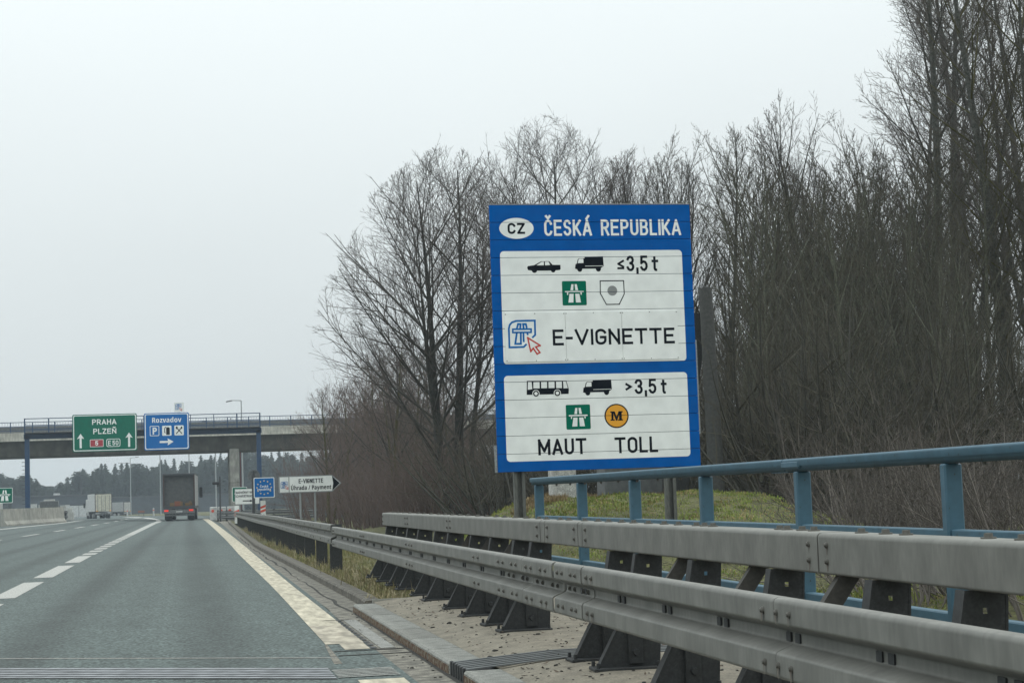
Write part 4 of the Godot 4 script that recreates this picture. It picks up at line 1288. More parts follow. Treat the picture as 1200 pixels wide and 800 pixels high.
func main_lorry() -> void:
	var d := 152.0
	var g := gy(-0.6, d)
	var t := thing("lorry", "big articulated lorry with an open dark grey trailer rear showing orange cargo", "lorry", P(-0.62, g, d))
	t.rotation.y = -0.03
	var w := 2.72
	var h := 4.1
	var L := 13.0
	var b := MB.new()
	b.box(Vector3(-w / 2 + 0.04, 2.65, -L / 2), Vector3(0.06, 2.8, L)); part(t, "side_curtain", b.mesh(), M.tarp_grey)
	b = MB.new()
	b.box(Vector3(w / 2 - 0.04, 2.65, -L / 2), Vector3(0.06, 2.8, L)); part(t, "side_curtain", b.mesh(), M.lorry_light)
	b = MB.new()
	b.box(Vector3(0, h - 0.06, -L / 2), Vector3(w, 0.1, L)); part(t, "roof", b.mesh(), M.tarp_grey)
	b = MB.new()
	b.box(Vector3(0, 1.2, -L / 2), Vector3(w, 0.16, L)); part(t, "floor", b.mesh(), M.pole_dark)
	b = MB.new()
	b.box(Vector3(0, 2.65, -0.3), Vector3(w - 0.16, 2.8, 0.05)); part(t, "load_cover", b.mesh(), M.tarp_grey)
	for x in [-w / 2 + 0.05, w / 2 - 0.05]:
		b = MB.new(); b.cbox(Vector3(x, 2.62, 0.01), Vector3(0.12, 2.95, 0.1), 0.01); part(t, "rear_frame", b.mesh(), M.frame_red)
	b = MB.new(); b.cbox(Vector3(0, h - 0.08, 0.012), Vector3(w, 0.16, 0.1), 0.01); part(t, "rear_frame", b.mesh(), M.pole_dark)
	b = MB.new(); b.cbox(Vector3(0, 1.16, 0.012), Vector3(w, 0.24, 0.12), 0.01); part(t, "rear_frame", b.mesh(), M.pole_dark)
	for q in [[-0.62, 0.36, 0.3, 0], [-0.15, 0.5, 0.42, 1], [0.2, 0.2, 0.38, 0], [0.82, 0.62, 0.26, 0], [0.95, 0.2, 0.4, 0]]:
		b = MB.new(); b.cbox(Vector3(q[0], 1.285 + q[2] / 2, -0.16), Vector3(q[1], q[2], 0.2), 0.01)
		part(t, "cargo_box", b.mesh(), M.cargo_orange if q[3] else M.cargo_wood)
	b = MB.new(); b.cbox(Vector3(0, 0.8, -0.05), Vector3(w - 0.12, 0.38, 0.2), 0.03); var bum := part(t, "bumper", b.mesh(), M.guard_far)
	b = MB.new(); b.box(Vector3(0, 0.8, 0.06), Vector3(0.55, 0.14, 0.02)); part(bum, "number_plate", b.mesh(), M.tarp_white)
	b = MB.new(); b.box(Vector3(0, 0.5, -0.1), Vector3(w - 0.2, 0.14, 0.12)); part(bum, "underrun_bar", b.mesh(), M.guard_far)
	for x in [-1.1, 1.02]:
		b = MB.new(); b.cbox(Vector3(x, 0.9, 0.06), Vector3(0.36, 0.15, 0.05), 0.01); part(t, "tail_light", b.mesh(), M.lamp_red)
	for z in [-1.8, -3.1, -4.4]:
		for x in [-0.98, 0.98]: wheel(t, x, z, 0.5, 0.44)
	for x in [-0.98, 0.98]:
		b = MB.new(); b.box(Vector3(x, 0.42, -1.1), Vector3(0.62, 0.6, 0.03)); part(t, "mud_flap", b.mesh(), M.rubber)
	b = MB.new(); b.cbox(Vector3(0, 1.9, -L - 1.7), Vector3(2.5, 2.9, 2.2), 0.1); var cab := part(t, "cab", b.mesh(), M.lorry_light)
	b = MB.new(); b.box(Vector3(0, 2.3, -L - 2.82), Vector3(2.2, 0.9, 0.03)); part(cab, "windscreen", b.mesh(), M.glass_dark)
	for x in [-1.55, 1.55]:
		b = MB.new(); b.cbox(Vector3(x, 2.5, -L - 2.4), Vector3(0.3, 1.0, 0.24), 0.05); part(t, "mirror", b.mesh(), M.rubber)
	for z in [-L - 0.6, -L - 2.2]:
		for x in [-1.0, 1.0]: wheel(t, x, z, 0.5, 0.36)

func white_lorry(called: String, label: String, at: Vector3, turn: float, w: float, h: float, L: float, back: Material, side: Material) -> void:
	var t := thing(called, label, "lorry", at)
	t.rotation.y = turn
	var b := MB.new()
	b.cbox(Vector3(0, h / 2 + 0.5, -L / 2), Vector3(w, h - 1.0, L), 0.04); part(t, "box_body", b.mesh(), side)
	for k in 2:
		b = MB.new(); b.cbox(Vector3((k - 0.5) * w * 0.47, h / 2 + 0.5, 0.03), Vector3(w * 0.45, h - 1.1, 0.05), 0.02)
		var dr := part(t, "rear_door", b.mesh(), back)
		for x in [-0.12, 0.12]:
			b = MB.new(); b.tube(Vector3((k - 0.5) * w * 0.47 + x * w, 1.1, 0.08), Vector3((k - 0.5) * w * 0.47 + x * w, h - 0.2, 0.08), 0.03, 0.03, 6)
			part(dr, "lock_rod", b.mesh(), M.guard_far)
	b = MB.new(); b.box(Vector3(0, h - 0.03, -0.02), Vector3(w + 0.02, 0.08, 0.12)); part(t, "rear_frame", b.mesh(), M.frame_red)
	for s in [-1.0, 1.0]:
		b = MB.new(); b.box(Vector3(s * w / 2, h / 2 + 0.5, -0.02), Vector3(0.08, h - 1.0, 0.12)); part(t, "rear_frame", b.mesh(), M.frame_red)
	b = MB.new(); b.cbox(Vector3(0, 0.75, -0.1), Vector3(w - 0.1, 0.28, 0.2), 0.03); part(t, "bumper", b.mesh(), M.lorry_light)
	for s in [-1.0, 1.0]:
		b = MB.new(); b.box(Vector3(s * (w / 2 - 0.25), 1.1, 0.08), Vector3(0.25, 0.14, 0.04)); part(t, "tail_light", b.mesh(), M.sign_orange)
	b = MB.new(); b.box(Vector3(0, 0.75, -L / 2), Vector3(w * 0.5, 0.4, L)); part(t, "chassis", b.mesh(), M.pole_dark)
	for z in [-1.4, -2.6, -L + 1.0, -L - 1.0]:
		for s in [-1.0, 1.0]: wheel(t, s * (w / 2 - 0.22), z, 0.46, 0.36)
	b = MB.new(); b.cbox(Vector3(0, h * 0.38 + 0.3, -L - 1.0), Vector3(w * 0.96, h * 0.76 - 0.3, 1.9), 0.08); var cab := part(t, "cab", b.mesh(), M.tarp_white)
	b = MB.new(); b.box(Vector3(0, h * 0.55, -L - 1.97), Vector3(w * 0.85, 0.8, 0.03)); part(cab, "windscreen", b.mesh(), M.glass_dark)
	for s in [-1.0, 1.0]:
		b = MB.new(); b.cbox(Vector3(s * (w / 2 + 0.2), h * 0.55, -L - 1.7), Vector3(0.26, 0.7, 0.2), 0.05); part(t, "mirror", b.mesh(), M.rubber)

# ---------------------------------------------------------------- far things
func lamp(x: float, d: float, h: float, kind: int, label: String, group := "") -> void:
	var g := gy(x, d)
	var t := thing("street_lamp", label, "street lamp", P(x, g, d), group)
	var b := MB.new()
	b.tube(Vector3(0, -0.5, 0), Vector3(0, h, 0), 0.13, 0.075, 10)
	part(t, "pole", b.mesh(), M.pole if kind != 2 else M.pole_dark)
	if kind == 1:                                                # one arm to the left
		b = MB.new(); b.tube(Vector3(0, h, 0), Vector3(-1.3, h + 0.04, 0), 0.06, 0.05, 8); part(t, "arm", b.mesh(), M.pole)
		b = MB.new(); b.cbox(Vector3(-1.6, h - 0.06, 0), Vector3(0.85, 0.16, 0.32), 0.05, Basis(Vector3.BACK, 0.18)); part(t, "lamp_head", b.mesh(), M.guard_far)
	elif kind == 3:
		b = MB.new(); b.tube(Vector3(0, h, 0), Vector3(1.1, h + 0.1, 0), 0.05, 0.05, 8); part(t, "arm", b.mesh(), M.pole)
		b = MB.new(); b.cbox(Vector3(1.4, h + 0.12, 0), Vector3(0.8, 0.14, 0.3), 0.05); part(t, "lamp_head", b.mesh(), M.guard_far)
		b = MB.new(); b.tube(Vector3(0, h - 1.1, 0), Vector3(-2.6, h - 1.0, 0), 0.04, 0.04, 8); part(t, "arm", b.mesh(), M.pole_dark)
	elif kind == 2:
		for s in [-1.0, 1.0]:
			b = MB.new(); b.cbox(Vector3(s * 0.8, h + 0.02, 0), Vector3(1.6, 0.14, 0.35), 0.04, Basis(Vector3.BACK, s * 0.08)); part(t, "lamp_head", b.mesh(), M.pole_dark)

func far_things() -> void:
	lamp(7.42, 230, 15.1, 1, "tall street lamp rising above the bridge railing, one arm to the left")
	lamp(-11.8, 380, 12.3, 3, "tall lamp post with two uneven arms behind the white lorry")
	lamp(-24.6, 420, 9.9, 2, "dark T shaped lamp post left of the white lorry")
	lamp(-4.75, 330, 16, 1, "light grey lamp post just left of the big lorry", "lamp posts behind the bridge")
	lamp(0.58, 300, 15, 1, "light grey lamp post above the big lorry's roof", "lamp posts behind the bridge")
	lamp(4.74, 280, 15, 1, "light grey lamp post left of the bridge pier", "lamp posts behind the bridge")
	# traffic camera on a dark post
	var g := gy(2.2, 120)
	var t := thing("camera_post", "slim dark post with a small camera arm left of the bridge pier", "camera", P(2.45, g, 128))
	var b := MB.new(); b.tube(Vector3(0, -0.2, 0), Vector3(0, 3.1 - g, 0), 0.07, 0.06, 10); part(t, "post", b.mesh(), M.pole_dark)
	b = MB.new(); b.cbox(Vector3(-0.3, 2.62 - g, 0), Vector3(0.5, 0.2, 0.3), 0.04); part(t, "camera", b.mesh(), M.rubber)
	b = MB.new(); b.cbox(Vector3(-0.1, 2.45 - g, 0), Vector3(0.25, 0.16, 0.2), 0.03); part(t, "bracket", b.mesh(), M.pole_dark)
	white_lorry("lorry", "white box lorry with cream rear doors driving away in the left lane", P(-11.8, gy(-12, 255), 255), 0.22, 2.36, 3.55, 6.5, M.tarp_cream, M.tarp_white)
	white_lorry("lorry", "small far grey and white lorry parked beyond the grass verge", P(-12.3, gy(-12, 380) - 0.2, 372), 0.95, 2.3, 3.0, 3.4, M.tarp_white, M.lorry_light)
	# white container body at the left edge
	g = gy(-18, 172)
	t = thing("container", "pale grey container standing behind the green sign at the left edge", "container", P(-18.7, g, 172))
	b = MB.new(); b.cbox(Vector3(-0.5, 1.3 - g, -2), Vector3(2.6, 1.2, 5), 0.04); part(t, "body", b.mesh(), M.tarp_white)
	b = MB.new(); b.cbox(Vector3(-0.5, 0.35 - g, -2), Vector3(2.4, 0.7, 4.8), 0.04); part(t, "base", b.mesh(), M.pole_dark)
	# sheds
	t = thing("service_building", "long low dark service building with lit pale windows behind the left lanes", "building", P(-30, gy(-30, 400), 400))
	b = MB.new(); b.box(Vector3(0, 2.2, -4), Vector3(17, 5.2, 8)); part(t, "wall", b.mesh(), M.shed)
	b = MB.new(); b.cbox(Vector3(0, 4.85, -4), Vector3(17.6, 0.3, 8.6), 0.05); part(t, "roof", b.mesh(), M.pole_dark)
	for q in [[-5.2, 2.6, 0.8], [-3.8, 2.4, 1.4], [-1.6, 2.2, 2.4], [3.6, 2.0, 0.9]]:
		b = MB.new(); b.box(Vector3(q[0], q[1], 0.03), Vector3(q[2], 1.6, 0.06)); part(t, "window", b.mesh(), M.shed_pale)
	b = MB.new(); b.cbox(Vector3(1.0, 5.2, -3), Vector3(1.4, 0.5, 1.0), 0.05); part(t, "roof_vent", b.mesh(), M.tarp_white)
	t = thing("warehouse", "long dark blue grey hall wall in front of the far forest", "building", P(-6, gy(-6, 425), 425))
	b = MB.new(); b.box(Vector3(0, 1.9, -5), Vector3(38, 4.4, 10)); part(t, "wall", b.mesh(), M.shed)
	for k in 6:
		b = MB.new(); b.box(Vector3(-15 + 6 * k, 1.5, 0.04), Vector3(0.12, 4.4, 0.08)); part(t, "pilaster", b.mesh(), M.pole_dark)
	b = MB.new(); b.cbox(Vector3(0, 4.2, -5), Vector3(38.4, 0.25, 10.4), 0.05); part(t, "roof", b.mesh(), M.pole_dark)
	t = thing("site_hoarding", "white hoarding panels left of the white lorry", "fence", P(-24, gy(-24, 375), 375))
	for k in 3:
		b = MB.new(); b.cbox(Vector3(0.4 + 2.3 * k, 1.2, 0), Vector3(2.2, 2.4, 0.08), 0.02); part(t, "panel", b.mesh(), M.tarp_white)
	# generator and pallets behind the wall
	g = 0.0
	t = thing("generator_box", "grey metal cabinet standing behind the concrete wall", "cabinet", P(-14.5, gy(-14, 185), 185))
	b = MB.new(); b.cbox(Vector3(0.4, 1.35, -0.5), Vector3(1.9, 1.5, 1), 0.06); part(t, "body", b.mesh(), M.guard_far)
	b = MB.new(); b.cbox(Vector3(0.4, 2.16, -0.5), Vector3(1.1, 0.18, 0.8), 0.04); part(t, "lid", b.mesh(), M.shed_pale)
	b = MB.new(); b.box(Vector3(0.4, 0.3, -0.5), Vector3(1.6, 0.8, 0.8)); part(t, "base", b.mesh(), M.pole_dark)
	t = thing("crate_stack", "pale wooden crates stacked beside the grey cabinet", "crate", P(-13.6, gy(-13, 197), 197))
	for q in [[0, 0.5, 0.9, 1.0], [0.9, 0.45, 0.7, 0.9], [0.1, 1.35, 0.6, 0.7], [0.85, 1.15, 0.5, 0.5]]:
		b = MB.new(); b.cbox(Vector3(q[0], q[1], 0), Vector3(q[2], q[3], 0.7), 0.02); part(t, "crate", b.mesh(), M.shed_pale)
	# verge posts and the orange barrier
	for q in [[-4.95, 268, "white marker post left of the big lorry on the grass verge"], [-9.6, 290, "short white marker post beside the parked lorry"]]:
		t = thing("marker_post", q[2], "marker", P(q[0], gy(q[0], q[1]), q[1]))
		b = MB.new(); b.cbox(Vector3(0, 0.6, 0), Vector3(0.24, 1.4, 0.2), 0.03); part(t, "post", b.mesh(), M.tarp_white)
		b = MB.new(); b.box(Vector3(0, 0.95, 0.02), Vector3(0.25, 0.14, 0.2)); part(t, "band", b.mesh(), M.band_red)
	t = thing("road_barrier", "low orange road works barrier on the verge", "barrier", P(-7.6, gy(-7, 300), 300))
	b = MB.new(); b.cbox(Vector3(0, 0.75, 0), Vector3(1.1, 0.32, 0.1), 0.02); part(t, "board", b.mesh(), M.cargo_orange)
	for x in [-0.4, 0.4]:
		b = MB.new(); b.box(Vector3(x, 0.3, -0.06), Vector3(0.08, 0.8, 0.05)); part(t, "leg", b.mesh(), M.pole_dark)
	for q in [[2.3, 150, "first of the white road works blocks with red spots by the pier"], [3.05, 152, "second of the white road works blocks by the pier"], [3.85, 154, "third of the white road works blocks, beside the pier"]]:
		t = thing("traffic_block", q[2], "barrier", P(q[0], gy(3, q[1]), q[1]), "white road works blocks by the bridge pier")
		b = MB.new(); b.cbox(Vector3(0, 0.5, 0), Vector3(0.66, 1.2, 0.4), 0.05); part(t, "block", b.mesh(), M.tarp_white)
		b = MB.new(); b.tube(Vector3(-0.08, 0.75, 0.2), Vector3(-0.08, 0.75, 0.23), 0.13, 0.13, 12); part(t, "red_spot", b.mesh(), M.band_red)
	# things on the mound
	g = bank(6.7, 30)
	b = MB.new(); b.cbox(Vector3(0, 0.2, 0), Vector3(0.44, 1.0, 0.4), 0.02)
	single("concrete_block", "white painted upright concrete block on the mound under the big sign", "block", b.mesh(), M.white_paint, P(6.72, g + 0.05, 30.4))
	b = MB.new(); b.cbox(Vector3(0, 0.3, 0), Vector3(1.12, 0.9, 0.7), 0.03)
	single("grey_cabinet", "low plain grey box behind the right post of the big sign", "cabinet", b.mesh(), M.box_grey, P(8.2, bank(8.2, 31), 31.2))
	g = bank(9.2, 29)
	t = thing("steel_column", "tall dark grey column with ring joints beside the big sign", "column", P(9.2, g, 29))
	var ys := [-0.3, 1.35 - g + 0.25, 2.6 - g, 3.75 - g, 4.72 - g]
	for k in 4:
		b = MB.new()
		b.tube(Vector3(-0.05 * ys[k] / 4, ys[k], 0), Vector3(-0.05 * ys[k + 1] / 4, ys[k + 1] - 0.02, 0), 0.15 - 0.008 * k, 0.142 - 0.009 * k, 18)
		part(t, "column_length", b.mesh(), M.pillar)
		if k > 0:
			b = MB.new()
			b.tube(Vector3(-0.05 * ys[k] / 4, ys[k] - 0.05, 0), Vector3(-0.05 * ys[k] / 4, ys[k] + 0.02, 0), 0.156 - 0.009 * k, 0.156 - 0.009 * k, 18)
			part(t, "ring_joint", b.mesh(), M.pillar)
	b = MB.new(); b.bar(Vector3(-0.1, 4.28 - g, -0.3), Vector3(-0.55, -0.1, -0.5), 0.26, 0.12)
	part(t, "leaning_brace", b.mesh(), M.post_dark)

# ---------------------------------------------------------------- road and ground
func road() -> void:
	var xr := [[-20, 1.45], [17.5, 1.45], [18, 1.5], [45, 1.55], [64, 1.75], [110, 2.2], [142, 2.2], [158, 2.6], [172, 4.7], [227, 2.9], [250, 0.2], [323, -10.5], [405, -18.0], [480, -27.0]]
	var xl := [[-20, -26], [150, -26], [250, -70], [480, -140]]
	var ds := []
	for i in 36: ds.append(-10 + i * 5)
	for i in 31: ds.append(172 + i * 10)
	var r := struct("road", "grey asphalt motorway with white lane markings", grid(func(d): return Vector2(along(xl, d), along(xr, d)), 40, ds, gy), M.asphalt)
	var w := 0.33
	for q in [[10.0, 15.9], [17.4, 22.9], [24.3, 29.2], [31.0, 36.9], [38.7, 43.6]]:
		part(r, "lane_dash", strip([[0, -2.32 - w], [100, -2.3 - w]], [[0, -2.32], [100, -2.3]], q[0], q[1], 3, 0.004), M.line)
	for k in 11:
		part(r, "lane_dash", strip([[0, -2.62], [100, -2.62]], [[0, -2.29], [100, -2.28]], 44.5 + k * 2.9, 46.15 + k * 2.9 + 0.06 * k, 3, 0.004), M.line)
	part(r, "lane_line", strip([[75, -2.62], [134, -2.66], [144, -2.6], [156, -2.62], [172, -3.0], [180, -3.5], [189, -4.3], [239, -7.0], [279, -10.0]], [[75, -2.28], [134, -2.22], [144, -2.12], [154, -2.14], [172, -2.58], [190, -3.3], [202, -4.1], [257, -6.65], [279, -9.1]], 76.2, 279, 3, 0.004), M.line)
	for k in 11:
		var d := 39.0 + 14.0 * k - (7 if k < 0 else 0)
		part(r, "lane_dash", strip([[30, -7.85], [73, -7.65], [95, -7.1], [120, -6.7], [150, -6.2], [200, -6.3]], [[30, -7.65], [73, -7.45], [95, -6.85], [120, -6.4], [150, -5.95], [200, -6.0]], d, d + 6.4, 3, 0.004), M.line)
	part(r, "edge_line", strip([[40, -15.6], [100, -12.1], [118, -11.5], [130, -10.75], [142, -10.0], [167, -9.75]], [[40, -15.2], [100, -11.8], [110, -11.2], [124, -10.4], [138, -9.6], [167, -9.35]], 40, 166, 4, 0.004), M.line)
	part(r, "edge_line", strip([[9, 0.98], [14.4, 1.11], [24, 1.16], [40, 1.16], [61, 1.27], [110, 1.42], [143, 1.48], [159, 1.5]], [[9, 1.42], [14.4, 1.43], [24, 1.44], [40, 1.5], [61, 1.62], [110, 1.85], [140, 1.95], [159, 2.0]], 16.4, 168, 3, 0.004), M.line_old)
	part(r, "edge_line", strip([[9, 0.98], [14.4, 1.11], [24, 1.16]], [[9, 1.42], [14.4, 1.43], [24, 1.44]], 14.3, 16.4, 0.5, 0.004), M.line_worn)
	part(r, "edge_line", strip([[9, 1.2], [14.4, 1.22]], [[9, 1.41], [14.4, 1.42]], 13.72, 14.3, 0.3, 0.0035), M.line_worn)
	part(r, "edge_line", strip([[9, 1.05], [12, 1.1]], [[9, 1.38], [12, 1.4]], 9.0, 11.4, 3, 0.004), M.line_old)
	part(r, "worn_patch", strip([[9, 0.9], [14.3, 1.1]], [[9, 1.05], [14.3, 1.12]], 12.6, 14.24, 1, 0.003), M.gutter)
	# bridge joint across the road
	var jt := func(z0: float, z1: float, x0: float, x1: float, up: float) -> ArrayMesh:
		var b := MB.new()
		var sk := func(x: float, z: float) -> Vector3: return P(x, up, z - 0.565 * (x - 1.0))
		b.quad(sk.call(x0, z0), sk.call(x1, z0), sk.call(x1, z1), sk.call(x0, z1))
		return b.mesh()
	part(r, "joint_bed", jt.call(11.5, 12.32, -6.0, 0.97, 0.003), M.gutter_dark)
	for k in 6:
		part(r, "joint_bar", jt.call(11.54 + 0.13 * k, 11.62 + 0.13 * k, -6.0, 0.965, 0.007), M.joint)
	part(r, "sealed_seam", jt.call(13.1, 13.16, -6.0, 1.1, 0.003), M.gutter_pale)
	# gutter between the asphalt and the kerb
	var gl := [[-2, 1.45], [17.5, 1.45], [18, 1.5], [45, 1.55], [64, 1.75], [110, 2.2], [130, 2.3]]
	var gr := [[-2, 1.72], [17, 1.75], [19, 1.9], [45, 1.74], [64, 1.98], [110, 2.62], [130, 3.0]]
	var gt := struct("gutter", "stained concrete gutter strip between the edge line and the kerb", strip(gl, gr, 3.0, 130, 2, 0.0), M.gutter)
	part(gt, "pale_slab", strip([[13, 1.5], [18, 1.5]], [[13, 1.62], [18, 1.62]], 13.7, 17.0, 1, 0.004), M.gutter_pale)
	part(gt, "dirt_seam", strip([[0, 1.66], [20, 1.69]], [[0, 1.73], [20, 1.77]], 5, 18, 1, 0.003), M.dirt)
	rng.seed = 19
	var c0 := []
	var c1 := []
	for k in 60:
		var d := 18.0 + k * 0.8
		var x := along([[18, 1.66], [45, 1.62], [64, 1.82]], d) + rng.randf_range(-0.035, 0.035)
		c0.append([d, x]); c1.append([d, x + rng.randf_range(0.008, 0.05)])
	part(gt, "crack", strip(c0, c1, 18.2, 64, 0.4, 0.003), M.dirt)
	for d in [13.58, 13.2]:
		part(gt, "cross_seam", strip([[0, 1.12], [20, 1.12]], [[0, 1.7], [20, 1.7]], d, d + 0.05, 1, 0.004), M.dirt)
	part(gt, "cross_seam", strip([[0, 1.3], [20, 1.3]], [[0, 1.56], [20, 1.56]], 17.02, 17.1, 1, 0.004), M.dirt)
	for k in 13:
		part(gt, "drain_hole", strip([[0, 1.425], [20, 1.425]], [[0, 1.475], [20, 1.475]], 13.72 + k * 0.265, 13.86 + k * 0.265, 1, 0.005), M.joint_dark)
	for k in 6:
		part(gt, "joint_bar", strip([[9, 0.98], [14, 0.98]], [[9, 1.4], [14, 1.4]], 11.6 + 0.095 * k, 11.65 + 0.095 * k, 1, 0.007), M.gutter_pale)
	# kerb stones of the bridge deck
	var kb := tag(thing("kerb", "pale stone kerb with rust stains along the bridge deck", ""), "", "", "", "structure")
	var joints := [3.0, 4.4, 5.8, 7.1, 8.5, 9.7, 10.86, 11.46, 12.5, 13.5, 14.5, 15.4, 16.4, 17.3, 18.2]
	for i in joints.size() - 1:
		if i == 6: continue
		var b := MB.new()
		var l: float = joints[i + 1] - joints[i] - 0.022
		b.cbox(Vector3(1.835, 0.0, -(joints[i] + joints[i + 1]) / 2), Vector3(0.25, 0.165, l), 0.014)
		part(kb, "kerb_stone", b.mesh(), M.kerb if i % 3 else M.kerb_dark)
		b = MB.new()
		b.box(Vector3(1.7085, 0.012, -(joints[i] + joints[i + 1]) / 2), Vector3(0.004, 0.09, l - 0.03))
		part(kb, "stained_face", b.mesh(), M.kerb_face)
	var jb := MB.new()
	jb.box(Vector3(1.85, -0.03, -11.16), Vector3(0.24, 0.16, 0.6))
	part(kb, "joint_base", jb.mesh(), M.joint_dark)
	for k in 6:
		var b := MB.new()
		var d := 10.9 + k * 0.1
		b.cbox(Vector3(1.72, 0.02, -d), Vector3(0.02, 0.15, 0.05), 0.004)
		part(kb, "joint_bar", b.mesh(), M.joint_dark)
	# the older kerb further on
	var ok := tag(thing("old_kerb", "low weathered kerb running on beneath the guard rail", ""), "", "", "", "structure")
	var d0 := 18.6
	while d0 < 126:
		var l := 1.0 if d0 < 60 else 3.0
		var a := P(along(gr, d0 + 0.01), gy(2, d0), d0); var z := P(along(gr, d0 + l - 0.01), gy(2, d0 + l), d0 + l - 0.015)
		var b := MB.new()
		b.sweep(pl([0.0, -0.1, 0.17, -0.1, 0.17, 0.09, 0.02, 0.09, 0.0, 0.07]), PackedVector3Array([a, z]), false)
		part(ok, "kerb_stone", b.mesh(), M.kerb_old)
		d0 += l
	# deck between kerb and handrail
	var dds := []
	for i in 33: dds.append(2.5 + i * 0.5)
	var dk := struct("pavement", "sandy dirty concrete bridge deck under the crash barrier", grid(func(d): return Vector2(1.96, 3.95), 8, dds, func(x, d): return 0.075 + 0.045 * sstep(1.96, 2.4, x)), M.deck)
	var eb := MB.new()
	eb.box(Vector3(3.955, -0.1, -10.5), Vector3(0.04, 0.42, 16.0)); eb.box(Vector3(2.95, -0.06, -18.52), Vector3(2.0, 0.33, 0.04))
	part(dk, "deck_edge", eb.mesh(), M.concrete)
	for k in 6:
		var b := MB.new()
		var d := 10.9 + k * 0.1
		b.bar(P(1.715, 0.084, d), P(2.4, 0.124, d + 0.06), 0.045, 0.008)
		b.bar(P(2.4, 0.1238, d + 0.06), P(3.9, 0.1238, d + 0.19), 0.045, 0.008)
		part(dk, "joint_bar", b.mesh(), M.guard_far if k % 2 == 0 else M.box_grey)
	rng.seed = 77
	var sm := MB.new()
	for i in 620:
		var x := rng.randf_range(2.0, 3.3) if i < 420 else (rng.randf_range(1.5, 1.74) if i < 520 else rng.randf_range(1.97, 2.2))
		var d := rng.randf_range(7.0, 18.0)
		var s := rng.randf_range(0.003, 0.009) * (2.0 if rng.randf() < 0.08 else 1.0)
		var y := 0.075 + 0.045 * sstep(1.96, 2.4, x) if x > 1.9 else 0.0
		sm.tube(P(x, y, d), P(x + s * rng.randf_range(-0.3, 0.3), y + s * 0.8, d), s * 1.7, s * rng.randf_range(0.5, 1.1), rng.randi_range(4, 6))
	part(dk, "grit", sm.mesh(), M.stone, Vector3.ZERO, "stuff")
	sm = MB.new()
	for i in 170:                                                # blown leaves and scraps, most of them against the post feet
		var d := rng.randf_range(8.5, 18.0)
		var x := rng.randf_range(2.0, 3.2)
		var y := 0.078 + 0.045 * sstep(1.96, 2.4, x)
		var a := rng.randf() * TAU
		var e := Vector3(cos(a), 0, sin(a)) * rng.randf_range(0.012, 0.035)
		var f := Vector3(-sin(a), 0, cos(a)) * rng.randf_range(0.006, 0.016)
		var c := P(x, y, d)
		sm.quad(c - e, c + f + Vector3.UP * 0.006, c + e + Vector3.UP * rng.randf_range(0.0, 0.02), c - f + Vector3.UP * 0.003)
	part(dk, "fallen_leaf", sm.mesh(), M.leaf, Vector3.ZERO, "stuff")
	# land
	var bds := []
	for i in 80: bds.append(1.0 + i * 0.75)
	for i in 24: bds.append(61 + i * 3.0)
	struct("grass_bank", "grassy bank and mound to the right of the road", grid(func(d): return Vector2(along(gr, d) + 0.1, 48.0), 90, bds, bank), M.grass)
	var gds := []
	for i in 45: gds.append(-60 + i * 20)
	struct("ground", "flat land around the motorway", grid(func(d): return Vector2(-600, 600), 60, gds, func(x, d): return gy(x, d) - 0.12 - (1.0 if x > -24 and x < 40 and d < 130 else 0.0)), M.land)
	var vds := []
	for i in 30: vds.append(172 + i * 10)
	struct("verge", "yellowish grass verge beyond the end of the slip road", grid(func(d): return Vector2(along(xr, d) - 0.1, along(xr, d) + 60), 12, vds, func(x, d): return gy(x, d) + 0.03), M.grass)

func tuft(blades: int, h: float, w: float, spread: float, sd: int) -> ArrayMesh:
	rng.seed = sd
	var b := MB.new()
	for i in blades:
		var a := rng.randf() * TAU
		var o := Vector3(rng.randf_range(-1, 1), 0, rng.randf_range(-1, 1)) * spread
		var l := h * rng.randf_range(0.5, 1.2)
		var d := Vector3(cos(a), 0, sin(a))
		var s := Vector3(-d.z, 0, d.x) * w
		var bend := rng.randf_range(0.15, 0.9)
		var m := o + Vector3.UP * l * 0.6 + d * l * 0.25 * bend
		var e := o + Vector3.UP * l * (1.0 - 0.35 * bend) + d * l * 0.8 * bend
		b.quad(o - s, o + s, m + s * 0.8, m - s * 0.8)
		b.tri(m - s * 0.8, m + s * 0.8, e)
	return b.mesh()

func scatter(called: String, label: String, mesh: Mesh, spots: Array, tint: Array) -> void:
	var mm := MultiMesh.new()
	mm.transform_format = MultiMesh.TRANSFORM_3D
	mm.use_colors = true
	mm.mesh = mesh
	mm.instance_count = spots.size()
	var clump := FastNoiseLite.new()
	clump.seed = 12; clump.frequency = 0.45
	for i in spots.size():
		var k := rng.randf_range(0.5, 1.3) * (1.0 + 0.8 * clump.get_noise_2d(spots[i].x, spots[i].z))
		mm.set_instance_transform(i, Transform3D(Basis(Vector3.UP, rng.randf() * TAU).scaled(Vector3(k, k * rng.randf_range(0.7, 1.3), k)), spots[i]))
		var c: Color = tint[0].lerp(tint[1], rng.randf())
		if tint.size() > 2 and rng.randf() < 0.2: c = tint[2]
		mm.set_instance_color(i, c)
	var o := MultiMeshInstance3D.new()
	o.name = numbered(called)
	o.multimesh = mm
	o.material_override = M.blade
	add_child(o)
	tag(o, label, "grass", "", "stuff")

